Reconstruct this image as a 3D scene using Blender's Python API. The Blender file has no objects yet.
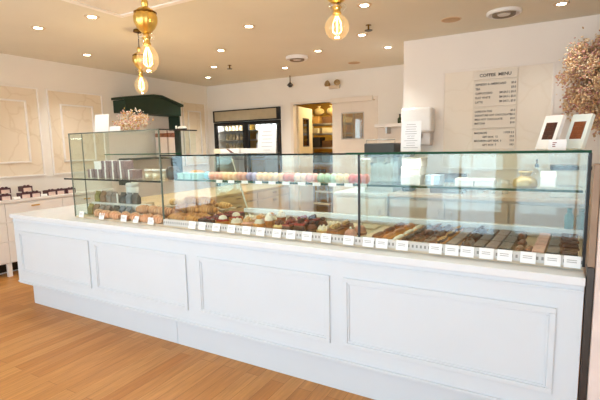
import bpy, bmesh, math, random
from mathutils import Vector, Matrix, Euler
random.seed(7)
C = bpy.context.scene.collection
PI = math.pi
R = math.radians

# ------------------------------------------------------------------ materials
def lin(c):
    if isinstance(c, str):
        c = [int(c[i:i+2], 16) / 255 for i in (0, 2, 4)]
    return tuple((x / 12.92 if x <= 0.04045 else ((x + 0.055) / 1.055) ** 2.4) for x in c) + (1,)
_m = {}
def mat(name, col, rough=0.5, metal=0.0, nscale=8.0, namt=0.06, spec=0.5, emit=0.0, ecol=None, bump=0.0, bscale=60, sss=0.0):
    if name in _m: return _m[name]
    m = bpy.data.materials.new(name); m.use_nodes = True
    nt = m.node_tree; b = nt.nodes['Principled BSDF']
    c = lin(col)
    tc = nt.nodes.new('ShaderNodeTexCoord'); nz = nt.nodes.new('ShaderNodeTexNoise')
    nz.inputs['Scale'].default_value = nscale; nz.inputs['Detail'].default_value = 4
    nt.links.new(tc.outputs['Object'], nz.inputs['Vector'])
    rp = nt.nodes.new('ShaderNodeValToRGB')
    rp.color_ramp.elements[0].position = 0.3; rp.color_ramp.elements[1].position = 0.7
    rp.color_ramp.elements[0].color = tuple(x * (1 - namt) for x in c[:3]) + (1,)
    rp.color_ramp.elements[1].color = tuple(min(1, x * (1 + namt)) for x in c[:3]) + (1,)
    nt.links.new(nz.outputs['Fac'], rp.inputs['Fac']); nt.links.new(rp.outputs['Color'], b.inputs['Base Color'])
    b.inputs['Roughness'].default_value = rough; b.inputs['Metallic'].default_value = metal
    b.inputs['Specular IOR Level'].default_value = spec
    if emit:
        b.inputs['Emission Color'].default_value = lin(ecol or col); b.inputs['Emission Strength'].default_value = emit
    if bump:
        n2 = nt.nodes.new('ShaderNodeTexNoise'); n2.inputs['Scale'].default_value = bscale
        nt.links.new(tc.outputs['Object'], n2.inputs['Vector'])
        bp = nt.nodes.new('ShaderNodeBump'); bp.inputs['Strength'].default_value = bump; bp.inputs['Distance'].default_value = 0.01
        nt.links.new(n2.outputs['Fac'], bp.inputs['Height']); nt.links.new(bp.outputs['Normal'], b.inputs['Normal'])
    _m[name] = m; return m

def glass(name, tint=(0.935, 0.97, 0.95), base=0.027, k=0.8, gcol=(1, 1, 1)):
    if name in _m: return _m[name]
    m = bpy.data.materials.new(name); m.use_nodes = True
    nt = m.node_tree
    for n in list(nt.nodes): nt.nodes.remove(n)
    out = nt.nodes.new('ShaderNodeOutputMaterial'); mix = nt.nodes.new('ShaderNodeMixShader')
    tr = nt.nodes.new('ShaderNodeBsdfTransparent'); gl = nt.nodes.new('ShaderNodeBsdfGlossy')
    tr.inputs['Color'].default_value = tuple(tint) + (1,); gl.inputs['Color'].default_value = tuple(gcol) + (1,)
    gl.inputs['Roughness'].default_value = 0.02
    lw = nt.nodes.new('ShaderNodeLayerWeight'); p = nt.nodes.new('ShaderNodeMath'); p.operation = 'POWER'; p.inputs[1].default_value = 5
    nt.links.new(lw.outputs['Facing'], p.inputs[0])
    ma = nt.nodes.new('ShaderNodeMath'); ma.operation = 'MULTIPLY_ADD'; ma.inputs[1].default_value = k; ma.inputs[2].default_value = base
    nt.links.new(p.outputs[0], ma.inputs[0]); nt.links.new(ma.outputs[0], mix.inputs[0])
    nt.links.new(tr.outputs[0], mix.inputs[1]); nt.links.new(gl.outputs[0], mix.inputs[2]); nt.links.new(mix.outputs[0], out.inputs['Surface'])
    _m[name] = m; return m

def floor_mat():
    m = bpy.data.materials.new('oak_planks'); m.use_nodes = True; nt = m.node_tree; b = nt.nodes['Principled BSDF']
    N = nt.nodes.new; L = nt.links.new
    tc = N('ShaderNodeTexCoord'); mp = N('ShaderNodeMapping'); mp.inputs['Rotation'].default_value = (0, 0, PI / 2)
    L(tc.outputs['Object'], mp.inputs['Vector'])
    br = N('ShaderNodeTexBrick'); br.offset = 0.37; br.inputs['Scale'].default_value = 1
    br.inputs['Brick Width'].default_value = 1.1; br.inputs['Row Height'].default_value = 0.1
    br.inputs['Mortar Size'].default_value = 0.0016; br.inputs['Mortar Smooth'].default_value = 0.3; br.inputs['Bias'].default_value = 0
    br.inputs['Color1'].default_value = lin('cf9758'); br.inputs['Color2'].default_value = lin('bd7f3d'); br.inputs['Mortar'].default_value = lin('9a6532')
    L(mp.outputs[0], br.inputs['Vector'])
    mp2 = N('ShaderNodeMapping'); mp2.inputs['Scale'].default_value = (18, 1.3, 1); L(tc.outputs['Object'], mp2.inputs['Vector'])
    nz = N('ShaderNodeTexNoise'); nz.inputs['Scale'].default_value = 2.2; nz.inputs['Detail'].default_value = 7; nz.inputs['Roughness'].default_value = 0.65
    L(mp2.outputs[0], nz.inputs['Vector'])
    rp = N('ShaderNodeValToRGB'); rp.color_ramp.elements[0].position = 0.32; rp.color_ramp.elements[1].position = 0.68
    rp.color_ramp.elements[0].color = (0.72, 0.68, 0.62, 1); rp.color_ramp.elements[1].color = (1.1, 1.08, 1.05, 1)
    L(nz.outputs['Fac'], rp.inputs['Fac'])
    mx = N('ShaderNodeMix'); mx.data_type = 'RGBA'; mx.blend_type = 'MULTIPLY'; mx.inputs[0].default_value = 0.85
    L(br.outputs['Color'], mx.inputs[6]); L(rp.outputs['Color'], mx.inputs[7]); L(mx.outputs[2], b.inputs['Base Color'])
    b.inputs['Roughness'].default_value = 0.42; b.inputs['Specular IOR Level'].default_value = 0.35
    return m

def wallpaper_mat(name, base, dark):
    m = bpy.data.materials.new(name); m.use_nodes = True; nt = m.node_tree; b = nt.nodes['Principled BSDF']
    N = nt.nodes.new; L = nt.links.new
    tc = N('ShaderNodeTexCoord'); nz = N('ShaderNodeTexNoise'); nz.inputs['Scale'].default_value = 2.5; nz.inputs['Detail'].default_value = 5
    L(tc.outputs['Object'], nz.inputs['Vector'])
    vm = N('ShaderNodeVectorMath'); vm.operation = 'SCALE'; vm.inputs['Scale'].default_value = 0.35; L(nz.outputs['Color'], vm.inputs[0])
    va = N('ShaderNodeVectorMath'); va.operation = 'ADD'; L(vm.outputs[0], va.inputs[0]); L(tc.outputs['Object'], va.inputs[1])
    vo = N('ShaderNodeTexVoronoi'); vo.feature = 'DISTANCE_TO_EDGE'; vo.inputs['Scale'].default_value = 3.2; L(va.outputs[0], vo.inputs['Vector'])
    rp = N('ShaderNodeValToRGB'); rp.color_ramp.elements[0].position = 0.0; rp.color_ramp.elements[1].position = 0.05
    rp.color_ramp.elements[0].color = lin(dark); rp.color_ramp.elements[1].color = lin(base)
    L(vo.outputs['Distance'], rp.inputs['Fac'])
    n2 = N('ShaderNodeTexNoise'); n2.inputs['Scale'].default_value = 1.6; L(tc.outputs['Object'], n2.inputs['Vector'])
    mx = N('ShaderNodeMix'); mx.data_type = 'RGBA'; L(n2.outputs['Fac'], mx.inputs[0]); mx.inputs[6].default_value = lin(base)
    L(rp.outputs['Color'], mx.inputs[7]); L(mx.outputs[2], b.inputs['Base Color'])
    b.inputs['Roughness'].default_value = 0.7; b.inputs['Specular IOR Level'].default_value = 0.2
    return m

def vent_mat():
    # light metal strip with dark slots that repeat in groups along x
    m = bpy.data.materials.new('vent_strip'); m.use_nodes = True; nt = m.node_tree; b = nt.nodes['Principled BSDF']
    N = nt.nodes.new; L = nt.links.new
    tc = N('ShaderNodeTexCoord'); sp = N('ShaderNodeSeparateXYZ'); L(tc.outputs['Object'], sp.inputs[0])
    a = N('ShaderNodeMath'); a.operation = 'MULTIPLY'; a.inputs[1].default_value = 1 / 0.022; L(sp.outputs['X'], a.inputs[0])
    f = N('ShaderNodeMath'); f.operation = 'FRACT'; L(a.outputs[0], f.inputs[0])
    g = N('ShaderNodeMath'); g.operation = 'LESS_THAN'; g.inputs[1].default_value = 0.45; L(f.outputs[0], g.inputs[0])
    z1 = N('ShaderNodeMath'); z1.operation = 'COMPARE'; z1.inputs[1].default_value = 0.0; z1.inputs[2].default_value = 0.008; L(sp.outputs['Z'], z1.inputs[0])
    h = N('ShaderNodeMath'); h.operation = 'MULTIPLY'; L(g.outputs[0], h.inputs[0]); L(z1.outputs[0], h.inputs[1])
    mx = N('ShaderNodeMix'); mx.data_type = 'RGBA'; L(h.outputs[0], mx.inputs[0]); mx.inputs[6].default_value = lin('cdc9c2'); mx.inputs[7].default_value = lin('87837b')
    L(mx.outputs[2], b.inputs['Base Color']); b.inputs['Roughness'].default_value = 0.4
    return m

def bulb_mat():
    m = glass('amber_bulb_glass', (1.0, .92, .76), .07, .75, (1, .93, .78)); nt = m.node_tree
    out = [n for n in nt.nodes if n.type == 'OUTPUT_MATERIAL'][0]; src = out.inputs['Surface'].links[0].from_socket
    em = nt.nodes.new('ShaderNodeEmission'); em.inputs[0].default_value = (1, .72, .38, 1); em.inputs[1].default_value = .10
    ad = nt.nodes.new('ShaderNodeAddShader'); nt.links.new(src, ad.inputs[0]); nt.links.new(em.outputs[0], ad.inputs[1]); nt.links.new(ad.outputs[0], out.inputs['Surface'])
    return m
def crust_mat(name, c1, c2, sc=22):
    m = bpy.data.materials.new(name); m.use_nodes = True; nt = m.node_tree; b = nt.nodes['Principled BSDF']
    tc = nt.nodes.new('ShaderNodeTexCoord'); wv = nt.nodes.new('ShaderNodeTexWave'); wv.wave_type = 'BANDS'; wv.bands_direction = 'X'
    wv.inputs['Scale'].default_value = sc; wv.inputs['Distortion'].default_value = 3; wv.inputs['Detail'].default_value = 2
    nt.links.new(tc.outputs['Object'], wv.inputs['Vector'])
    rp = nt.nodes.new('ShaderNodeValToRGB'); rp.color_ramp.elements[0].color = lin(c2); rp.color_ramp.elements[1].color = lin(c1); rp.color_ramp.elements[0].position = .15; rp.color_ramp.elements[1].position = .7
    nt.links.new(wv.outputs['Fac'], rp.inputs['Fac']); nt.links.new(rp.outputs['Color'], b.inputs['Base Color']); b.inputs['Roughness'].default_value = .45
    b.inputs['Specular IOR Level'].default_value = .3
    return m
M = dict(
    floor=floor_mat(),
    ceil=mat('ceiling_paint', 'e2dccb', 0.9, spec=0.1, nscale=2, namt=0.02),
    tray=mat('ceiling_tray_paint', 'e6dfd2', 0.9, spec=0.1, nscale=2, namt=0.02),
    wall=mat('wall_paint', 'f0eae1', 0.85, spec=0.15, nscale=2, namt=0.015),
    wallw=mat('wall_paint_light', 'f4ebe2', 0.85, spec=0.15, nscale=2, namt=0.015),
    paper=wallpaper_mat('beige_wallpaper', 'e9dbc5', 'd8c6a9'),
    mould=mat('moulding_white', 'f1ece6', 0.5, namt=0.02),
    counter=mat('counter_paint', 'd8e0e6', 0.45, nscale=3, namt=0.012),
    slab=mat('white_quartz', 'e4e9ed', 0.22, nscale=12, namt=0.02),
    glass=glass('case_glass'),
    wglass=glass('window_glass', (0.98, 0.99, 0.99), 0.03, 0.9),
    edge=mat('glass_edge_green', '1b4a33', 0.5, spec=0.15),
    edged=mat('glass_edge_dark', '1f2622', 0.5, spec=0.12),
    edgeg=mat('glass_edge_grey', '6a746b', 0.4, spec=0.2),
    steel=mat('brushed_steel', 'b9b9b6', 0.3, 0.9),
    dsteel=mat('dark_steel', '4a4744', 0.35, 0.6),
    white=mat('white_card', 'f6f5f2', 0.6, namt=0.015),
    whitep=mat('white_plastic', 'efece8', 0.35, namt=0.02),
    ink=mat('ink_dark', '3a342f', 0.7),
    inkg=mat('ink_grey', 'a9a5a0', 0.7),
    black=mat('black_frame', '171514', 0.4),
    green=mat('dark_green_paint', '16301f', 0.5, namt=0.12),
    brass=mat('polished_brass', 'e8c46c', 0.28, 1.0, namt=0.1),
    dbrass=mat('dark_brass', '7d5a22', 0.35, 0.9),
    cable=mat('cable_dark', '3d2d2a', 0.6),
    bulb=bulb_mat(),
    clear=glass('clear_glass', (0.96, 0.95, 0.9), 0.1, 0.8),
    fil=mat('glowing_filament', 'ffcf7a', 0.5, emit=7, ecol='ffd58c'),
    lens=mat('downlight_lens', 'fff3dc', 0.5, emit=9, ecol='fff0d2'),
    ring=mat('downlight_trim', 'd8c2a4', 0.5),
    deck=mat('tan_deck', 'd6c3a6', 0.5, nscale=5),
    tan=mat('tan_cabinet', 'c9ae84', 0.55, nscale=4, namt=0.08),
    tand=mat('tan_gap', '6e5638', 0.7),
    wood=mat('warm_wood', '9a8068', 0.5, nscale=10, namt=0.15),
    woodt=mat('pale_wood_top', 'd8bfa6', 0.4, nscale=10, namt=0.08),
    grey=mat('grey_cabinet', 'bdb5ac', 0.5),
    pinkwall=mat('pink_white_wall', 'eadad2', 0.8, spec=0.15),
    door=mat('door_paint', 'eadfd0', 0.5, namt=0.02),
    door_yellow_lit=mat('door_paint_yellow_lit', 'dccbab', 0.5, namt=0.03),  # same door paint with the store room's yellow light put into its colour
    yellow=mat('yellow_lit_store_wall', 'c59a3c', 0.8, namt=0.1),  # yellow lamp light put into the wall colour
    vent=vent_mat(),
)

# ------------------------------------------------------------------ mesh helpers
class MB:
    def __init__(s): s.bm = bmesh.new()
    def box(s, a, b, bev=0.0, rot=None, seg=2):
        a = Vector(a); b = Vector(b); c = (a + b) / 2; d = b - a
        r = bmesh.ops.create_cube(s.bm, size=1.0); v = r['verts']
        mt = Matrix.Translation(c) @ (rot.to_matrix().to_4x4() if rot else Matrix()) @ Matrix.Diagonal((d.x, d.y, d.z, 1))
        bmesh.ops.transform(s.bm, matrix=mt, verts=v)
        if bev:
            es = list({e for x in v for e in x.link_edges})
            bmesh.ops.bevel(s.bm, geom=es, offset=bev, segments=seg, affect='EDGES', profile=0.5)
        return s
    def cyl(s, p, q, r0, r1=None, n=16, cap=True):
        p = Vector(p); q = Vector(q); d = q - p; L = d.length
        r = bmesh.ops.create_cone(s.bm, cap_ends=cap, segments=n, radius1=r0, radius2=r0 if r1 is None else r1, depth=L)
        mt = Matrix.Translation((p + q) / 2) @ Vector((0, 0, 1)).rotation_difference(d.normalized()).to_matrix().to_4x4()
        bmesh.ops.transform(s.bm, matrix=mt, verts=r['verts']); return s
    def lathe(s, prof, loc=(0, 0, 0), n=24, flute=0, famt=0.0, mt=None):
        loc = Vector(loc); rings = []
        for r, z in prof:
            ring = []
            for i in range(n):
                a = 2 * PI * i / n
                rr = max(r, 1e-4) * (1 + (famt * abs(math.cos(a * flute / 2)) if flute else 0))
                p = Vector((rr * math.cos(a), rr * math.sin(a), z))
                if mt: p = mt @ p
                ring.append(s.bm.verts.new(p + loc))
            rings.append(ring)
        for a, b in zip(rings, rings[1:]):
            for i in range(n): s.bm.faces.new((a[i], a[(i + 1) % n], b[(i + 1) % n], b[i]))
        s.bm.faces.new(rings[0][::-1]); s.bm.faces.new(rings[-1]); return s
    def ball(s, c, r, sc=(1, 1, 1), sub=2, rot=None):
        q = bmesh.ops.create_icosphere(s.bm, subdivisions=sub, radius=r)
        mt = Matrix.Translation(c) @ (rot.to_matrix().to_4x4() if rot else Matrix()) @ Matrix.Diagonal((*sc, 1))
        bmesh.ops.transform(s.bm, matrix=mt, verts=q['verts']); return s
    def tube(s, pts, rad, n=10):
        pts = [Vector(p) for p in pts]; rings = []
        for i, p in enumerate(pts):
            t = (pts[min(i + 1, len(pts) - 1)] - pts[max(i - 1, 0)]).normalized()
            u = t.cross(Vector((0, 0, 1)));
            if u.length < 1e-3: u = t.cross(Vector((0, 1, 0)))
            u.normalize(); w = u.cross(t); r = rad[i] if isinstance(rad, (list, tuple)) else rad
            rings.append([s.bm.verts.new(p + (u * math.cos(2 * PI * k / n) + w * math.sin(2 * PI * k / n)) * r) for k in range(n)])
        for a, b in zip(rings, rings[1:]):
            for i in range(n): s.bm.faces.new((a[i], a[(i + 1) % n], b[(i + 1) % n], b[i]))
        s.bm.faces.new(rings[0][::-1]); s.bm.faces.new(rings[-1]); return s
    def prism(s, poly, vec):
        vec = Vector(vec); a = [s.bm.verts.new(p) for p in poly]; b = [s.bm.verts.new(Vector(p) + vec) for p in poly]; n = len(a)
        for i in range(n): s.bm.faces.new((a[i], a[(i + 1) % n], b[(i + 1) % n], b[i]))
        s.bm.faces.new(a[::-1]); s.bm.faces.new(b); return s
    def jitter(s, amt):
        for v in s.bm.verts: v.co += Vector([random.uniform(-amt, amt) for _ in range(3)])
        return s
    def build(s, name, m, parent=None, smooth=False):
        bmesh.ops.recalc_face_normals(s.bm, faces=s.bm.faces)
        me = bpy.data.meshes.new(name); s.bm.to_mesh(me); s.bm.free()
        o = bpy.data.objects.new(name, me); C.objects.link(o)
        me.materials.append(M[m] if isinstance(m, str) else m)
        if smooth:
            for p in me.polygons: p.use_smooth = True
        if parent: o.parent = parent
        return o
def tag(o, label, cat, group=None):
    o['label'] = label; o['category'] = cat
    if group: o['group'] = group
    return o
def thing(name, label, cat, loc=(0, 0, 0), rz=0, group=None, rot=None):
    o = bpy.data.objects.new(name, None); C.objects.link(o); o.location = loc; o.empty_display_size = 0.1
    o.rotation_euler = rot if rot else (0, 0, rz)
    return tag(o, label, cat, group)
def struct(o, label=None, cat=None):
    o['kind'] = 'structure'
    if label: o['label'] = label; o['category'] = cat
    return o
def dup(root, loc=None, rz=None, label=None, group=None, rot=None, scale=None):
    r = root.copy(); C.objects.link(r)
    if loc is not None: r.location = loc
    if rz is not None: r.rotation_euler = (0, 0, rz)
    if rot is not None: r.rotation_euler = rot
    if scale is not None: r.scale = scale
    if label: r['label'] = label
    if group: r['group'] = group
    for ch in list(root.children):
        c = ch.copy(); C.objects.link(c); c.parent = r
        for g in ch.children:
            d = g.copy(); C.objects.link(d); d.parent = c
    return r
ORD = ['first', 'second', 'third', 'fourth', 'fifth', 'sixth', 'seventh', 'eighth', 'ninth', 'tenth', 'eleventh', 'twelfth', 'thirteenth',
       'fourteenth', 'fifteenth', 'sixteenth', 'seventeenth', 'eighteenth', 'nineteenth', 'twentieth', 'twenty-first', 'twenty-second', 'twenty-third',
       'twenty-fourth', 'twenty-fifth', 'twenty-sixth', 'twenty-seventh', 'twenty-eighth']
class Proto:
    """first use moves the source thing, later uses copy it"""
    def __init__(s, root): s.root = root; s.used = False
    def put(s, loc, rz=0, label=None, group=None, rot=None, scale=None):
        if not s.used:
            s.used = True; r = s.root; r.location = loc; r.rotation_euler = rot if rot else (0, 0, rz)
            if scale is not None: r.scale = scale
            if label: r['label'] = label
            if group: r['group'] = group
            return r
        return dup(s.root, loc, rz, label, group, rot if rot else (0, 0, rz), scale if scale is not None else (1, 1, 1))
def text_mesh(body, size, m, parent, loc, rot, align='LEFT', name='lettering', squeeze=1.0):
    cu = bpy.data.curves.new(name, 'FONT'); cu.body = body; cu.size = size; cu.align_x = align; cu.extrude = 0.0006; cu.offset = size * .022; cu.resolution_u = 2
    t = bpy.data.objects.new(name, cu); C.objects.link(t)
    dg = bpy.context.evaluated_depsgraph_get(); me = bpy.data.meshes.new_from_object(t.evaluated_get(dg))
    bpy.data.objects.remove(t)
    o = bpy.data.objects.new(name, me); C.objects.link(o); me.materials.clear(); me.materials.append(M[m])
    o.location = loc; o.rotation_euler = rot; o.scale = (squeeze, 1, 1); o.parent = parent
    return o

# ------------------------------------------------------------------ room shell
XL, XR, YB, YF, YM, XM, ZC = -2.22, 5.2, 4.42, -4.6, 2.989, 2.088, 2.694
XD0, XD1, ZD = -0.3, 1.223, 2.22
struct(MB().box((XL - .1, YF - .1, -.06), (XR + .1, 7.2, 0)).build('floor', 'floor'), 'warm oak plank floor', 'floor')
struct(MB().box((XL - .1, YF - .1, ZC), (XR + .1, 7.2, ZC + .1)).build('ceiling', 'ceil'), 'tan painted ceiling', 'ceiling')
def wall_with_holes(name, axis, pos, th, a0, a1, z0, z1, holes, m, label):
    """wall in plane axis=pos; holes = (lo, hi, zlo, zhi) sorted along the wall"""
    b = MB()
    def add(l, h, zl, zh):
        if h - l < 1e-4 or zh - zl < 1e-4: return
        if axis == 'y': b.box((l, pos, zl), (h, pos + th, zh))
        else: b.box((pos, l, zl), (pos + th, h, zh))
    cur = a0
    for l, h, zl, zh in holes:
        add(cur, l, z0, z1); add(l, h, z0, zl); add(l, h, zh, z1); cur = h
    add(cur, a1, z0, z1)
    return struct(b.build(name, m), label, 'wall')
# left wall with big windows towards the street end
LW = [(-4.4, -3.15, .35, 2.45)]
wall_with_holes('wall_left', 'x', XL - .1, .1, YF, YB, 0, ZC, LW, 'wall', 'pinkish white left wall with wallpaper panels')
wall_with_holes('wall_back', 'y', YB, .1, XL - .1, XM + .1, 0, ZC, [(-2.06, -.53, 0, 2.2), (XD0, XD1, 0, ZD)], 'wall', 'pinkish white back wall beyond the counter')
struct(MB().box((XM, YM, 0), (XR + .1, YB + .1, ZC)).build('wall_right', 'wallw'), 'pale wall on the right carrying the coffee menu', 'wall')
struct(MB().box((XR, YF, 0), (XR + .1, YM, ZC)).build('wall_side', 'wallw'), 'plain pale side wall right of frame', 'wall')
FW = [(-1.7, -.1, .1, 2.5), (.1, 1.7, .1, 2.5), (1.9, 3.0, .05, 2.5), (3.2, 4.8, .1, 2.5)]
wall_with_holes('wall_front', 'y', YF - .1, .1, XL - .1, XR + .1, 0, ZC, FW, 'wallw', 'street front wall with tall shop windows')
def window(n, axis, pos, l, h, zl, zh, bars):
    b = MB(); f = .04
    def bx(a, c, z0, z1):
        if axis == 'y': b.box((a, pos - .07, z0), (c, pos - .03, z1))
        else: b.box((pos - .07, a, z0), (pos - .03, c, z1))
    bx(l, l + f, zl, zh); bx(h - f, h, zl, zh); bx(l + f, h - f, zl, zl + f); bx(l + f, h - f, zh - f, zh)
    for k in range(1, bars): xx = l + (h - l) * k / bars; bx(xx - .015, xx + .015, zl + f, zh - f)
    o = struct(b.build('window_%d' % n, 'mould'), 'tall shop window with white frame', 'window')
    p = MB()
    if axis == 'y': p.box((l + f, pos - .053, zl + f), (h - f, pos - .047, zh - f))
    else: p.box((pos - .053, l + f, zl + f), (pos - .047, h - f, zh - f))
    p.build('pane', 'wglass', o)
k = 1
for l, h, zl, zh in FW: window(k, 'y', YF, l, h, zl, zh, 2); k += 1
for l, h, zl, zh in LW: window(k, 'x', XL, l, h, zl, zh, 2); k += 1
# store room behind the doorway
struct(MB().box((-1.35, 6.5, 0), (2.2, 6.6, ZC)).build('wall_store_back', 'yellow'), 'yellow lit store room wall', 'wall')
struct(MB().box((-1.45, YB + .1, 0), (-1.35, 6.6, ZC)).build('wall_store_left', 'yellow'), 'yellow lit store room side wall', 'wall')
struct(MB().box((2.2, YB + .1, 0), (2.3, 6.6, ZC)).build('wall_store_right', 'yellow'), 'yellow lit store room side wall', 'wall')

# ceiling tray outline mouldings
struct(MB().box((.205, YF, ZC - .014), (.255, .569, ZC)).build('trim_1', 'mould'), 'white ceiling moulding running towards the viewer', 'trim')
struct(MB().box((.255, .519, ZC - .014), (XR, .569, ZC)).build('trim_2', 'mould'), 'white ceiling moulding running across the ceiling', 'trim')
struct(MB().box((.255, YF, ZC - .004), (XR, .519, ZC)).build('trim_3', 'tray'), 'pinker ceiling field inside the moulding', 'trim')

def frame_strips(b, axis, pos, out, a0, a1, z0, z1, w=.022):
    """rectangular moulding on a wall: out = signed thickness"""
    def bx(l, h, zl, zh):
        if axis == 'x': b.box((min(pos, pos + out), l, zl), (max(pos, pos + out), h, zh), bev=.003)
        else: b.box((l, min(pos, pos + out), zl), (h, max(pos, pos + out), zh), bev=.003)
    bx(a0, a1, z1 - w, z1); bx(a0, a1, z0, z0 + w); bx(a0, a0 + w, z0 + w, z1 - w); bx(a1 - w, a1, z0 + w, z1 - w)
n = 4
def wall_panel(axis, pos, out, a0, a1, z0, z1, inner, label):
    global n
    b = MB()
    if axis == 'x': b.box((pos, a0, z0), (pos + out * .3, a1, z1))
    else: b.box((a0, pos + out * .3, z0), (a1, pos, z1))
    o = struct(b.build('trim_%d' % n, 'paper'), label, 'wall panel'); n += 1
    f = MB(); frame_strips(f, axis, pos + out * .3, out, a0, a1, z0, z1); f.build('outer_moulding', 'mould' if axis == 'x' else 'wallw', o)
    if inner:
        f = MB(); frame_strips(f, axis, pos + out * .3, out, *inner); f.build('inner_moulding', 'mould', o)
wall_panel('x', XL, .02, .12, 1.138, 1.18, 2.325, (.30, .973, 1.36, 2.15), 'beige wallpaper panel at the left edge with double white moulding')
wall_panel('x', XL, .02, 1.244, 2.08, 1.18, 2.325, (1.415, 1.91, 1.35, 2.14), 'beige wallpaper panel left of the dark green hood with white moulding')
wall_panel('x', XL, .02, 3.72, 4.33, 1.18, 2.36, (3.85, 4.20, 1.36, 2.2), 'beige wallpaper panel in the back left corner')
M['paper2'] = wallpaper_mat('pale_wallpaper', 'f3e8d9', 'ecdfcd')
M['paper'], keep = M['paper2'], M['paper']
wall_panel('y', YM, -.009, 2.54, 3.64, 1.2, 2.305, None, 'beige wallpaper panel behind the coffee menu')
M['paper'] = keep
# baseboards
struct(MB().box((XL, -1.1, 0), (XL + .015, YB, .1)).build('baseboard_left', 'mould'), 'white baseboard on left wall', 'baseboard')
struct(MB().box((XM, YM - .015, 0), (XR, YM, .1)).build('baseboard_right', 'mould'), 'white baseboard under menu wall', 'baseboard')

# doorway: jamb, open left leaf, closed right leaf
jb = MB(); jb.box((XD0 - .02, YB - .012, 0), (XD0 + .03, YB + .112, ZD)); jb.box((XD1 - .0, YB - .012, 0), (XD1 + .05, YB + .112, ZD)); jb.box((XD0 - .02, YB - .012, ZD), (XD1 + .05, YB + .112, ZD + .04))
struct(jb.build('trim_8', 'door'), 'pale tan door frame around the store room doorway', 'door frame')
d1 = MB(); L = .70
def leafframe(b, w, zt, wx0, wx1, wz0, wz1):
    b.box((0, -.02, 0.01), (wx0, .02, zt)); b.box((wx1, -.02, 0.01), (w, .02, zt)); b.box((wx0, -.02, 0.01), (wx1, .02, wz0)); b.box((wx0, -.02, wz1), (wx1, .02, zt))
leafframe(d1, L, 2.2, .2, .5, 1.5, 2.0)
o = struct(d1.build('door_1', 'door_yellow_lit'), 'door leaf coloured tan by yellow light, standing open into the store room', 'door'); o.location = (XD0 + .04, YB + .135, 0); o.rotation_euler = (0, 0, R(98))
MB().box((.2, -.006, 1.5), (.5, .006, 2.0)).build('window_pane', glass('dark_door_glass', (.55, .5, .4), .06), o)
f = MB()
for a in ((.19, -.024, 1.49, .21, .024, 2.01), (.49, -.024, 1.49, .51, .024, 2.01), (.21, -.024, 1.49, .49, .024, 1.51), (.21, -.024, 1.99, .49, .024, 2.01)): f.box(a[:3], a[3:])
f.build('window_frame', 'dsteel', o)
d2 = MB(); W2 = XD1 - .476
leafframe(d2, W2, 2.2, .18, .546, 1.61, 2.015)
o = struct(d2.build('door_2', 'door'), 'white door leaf with square window, closed', 'door'); o.location = (.474, YB + .03, 0)
MB().box((.18, -.006, 1.61), (.546, .006, 2.015)).build('window_pane', glass('dark_door_glass2', (.62, .6, .5), .08), o)
f = MB()
for a in ((.165, -.024, 1.595, .18, -.012, 2.03), (.546, -.024, 1.595, .561, -.012, 2.03), (.18, -.024, 1.595, .546, -.012, 1.61), (.18, -.024, 2.015, .546, -.012, 2.03)): f.box(a[:3], a[3:])
f.build('window_frame', 'grey', o)
struct(MB().box((.47, YB - .05, 2.19), (1.2, YB - .013, 2.27), bev=.004).build('trim_9', 'door'), 'white header box over the closed door leaf', 'trim')

# ------------------------------------------------------------------ counter
ct = thing('display_counter', 'long white panelled shop counter on a recessed plinth', 'counter', (1.4, .4, 0))
def loc(b, name, m, p, smooth=False):
    o = b.build(name, m, p, smooth); o.location = -Vector(p.location); return o
loc(MB().box((-.872, .02, .222), (3.755, .72, .868), bev=.002), 'body', 'counter', ct)
for a, c in ((-.79, .28), (.346, 1.386), (1.493, 2.52), (2.605, 3.655)):
    b = MB(); frame_strips(b, 'y', .02, -.012, a, c, .335, .75, .026); frame_strips(b, 'y', .02, -.007, a + .026, c - .026, .361, .724, .012)
    loc(b, 'panel_moulding', 'counter', ct)
loc(MB().box((-.79, .1, 0), (1.168, .70, .221), bev=.002), 'toe_kick', 'counter', ct)
loc(MB().box((1.172, .1, 0), (3.75, .70, .221), bev=.002), 'toe_kick', 'counter', ct)
loc(MB().box((-.872, .008, .235), (3.755, .02, .25), bev=.003), 'bottom_bead', 'counter', ct)
loc(MB().box((-.872, .012, .834), (3.755, .02, .846), bev=.003), 'top_bead', 'counter', ct)
tag(MB().box((-.893, 0, .868), (3.757, .80, .908), bev=.005).build('countertop', 'slab'), 'white stone slab on top of the long panelled counter', 'countertop')
# filler strip painted as a shadowed gap, and low wall at the right end
ep = thing('gap_filler', 'slim filler painted as the shadowed gap between counter end and pinkish pillar, brown above grey', 'post', (3.776, .04, 0))
MB().box((-.016, -.03, 0), (.012, .03, .955), bev=.003).build('lower_gap_fill', 'dsteel', ep)  # shade of the gap put into a dark grey strip
MB().box((-.0155, -.028, .955), (.0115, .028, 1.40), bev=.003).build('upper_gap_fill', 'wood', ep)  # brown stands for the lit wood seen beyond the gap
struct(MB().box((3.79, -.02, 0), (4.6, .12, 1.40)).build('wall_pillar', 'pinkwall'), 'pinkish white half wall at the right edge', 'wall')

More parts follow.
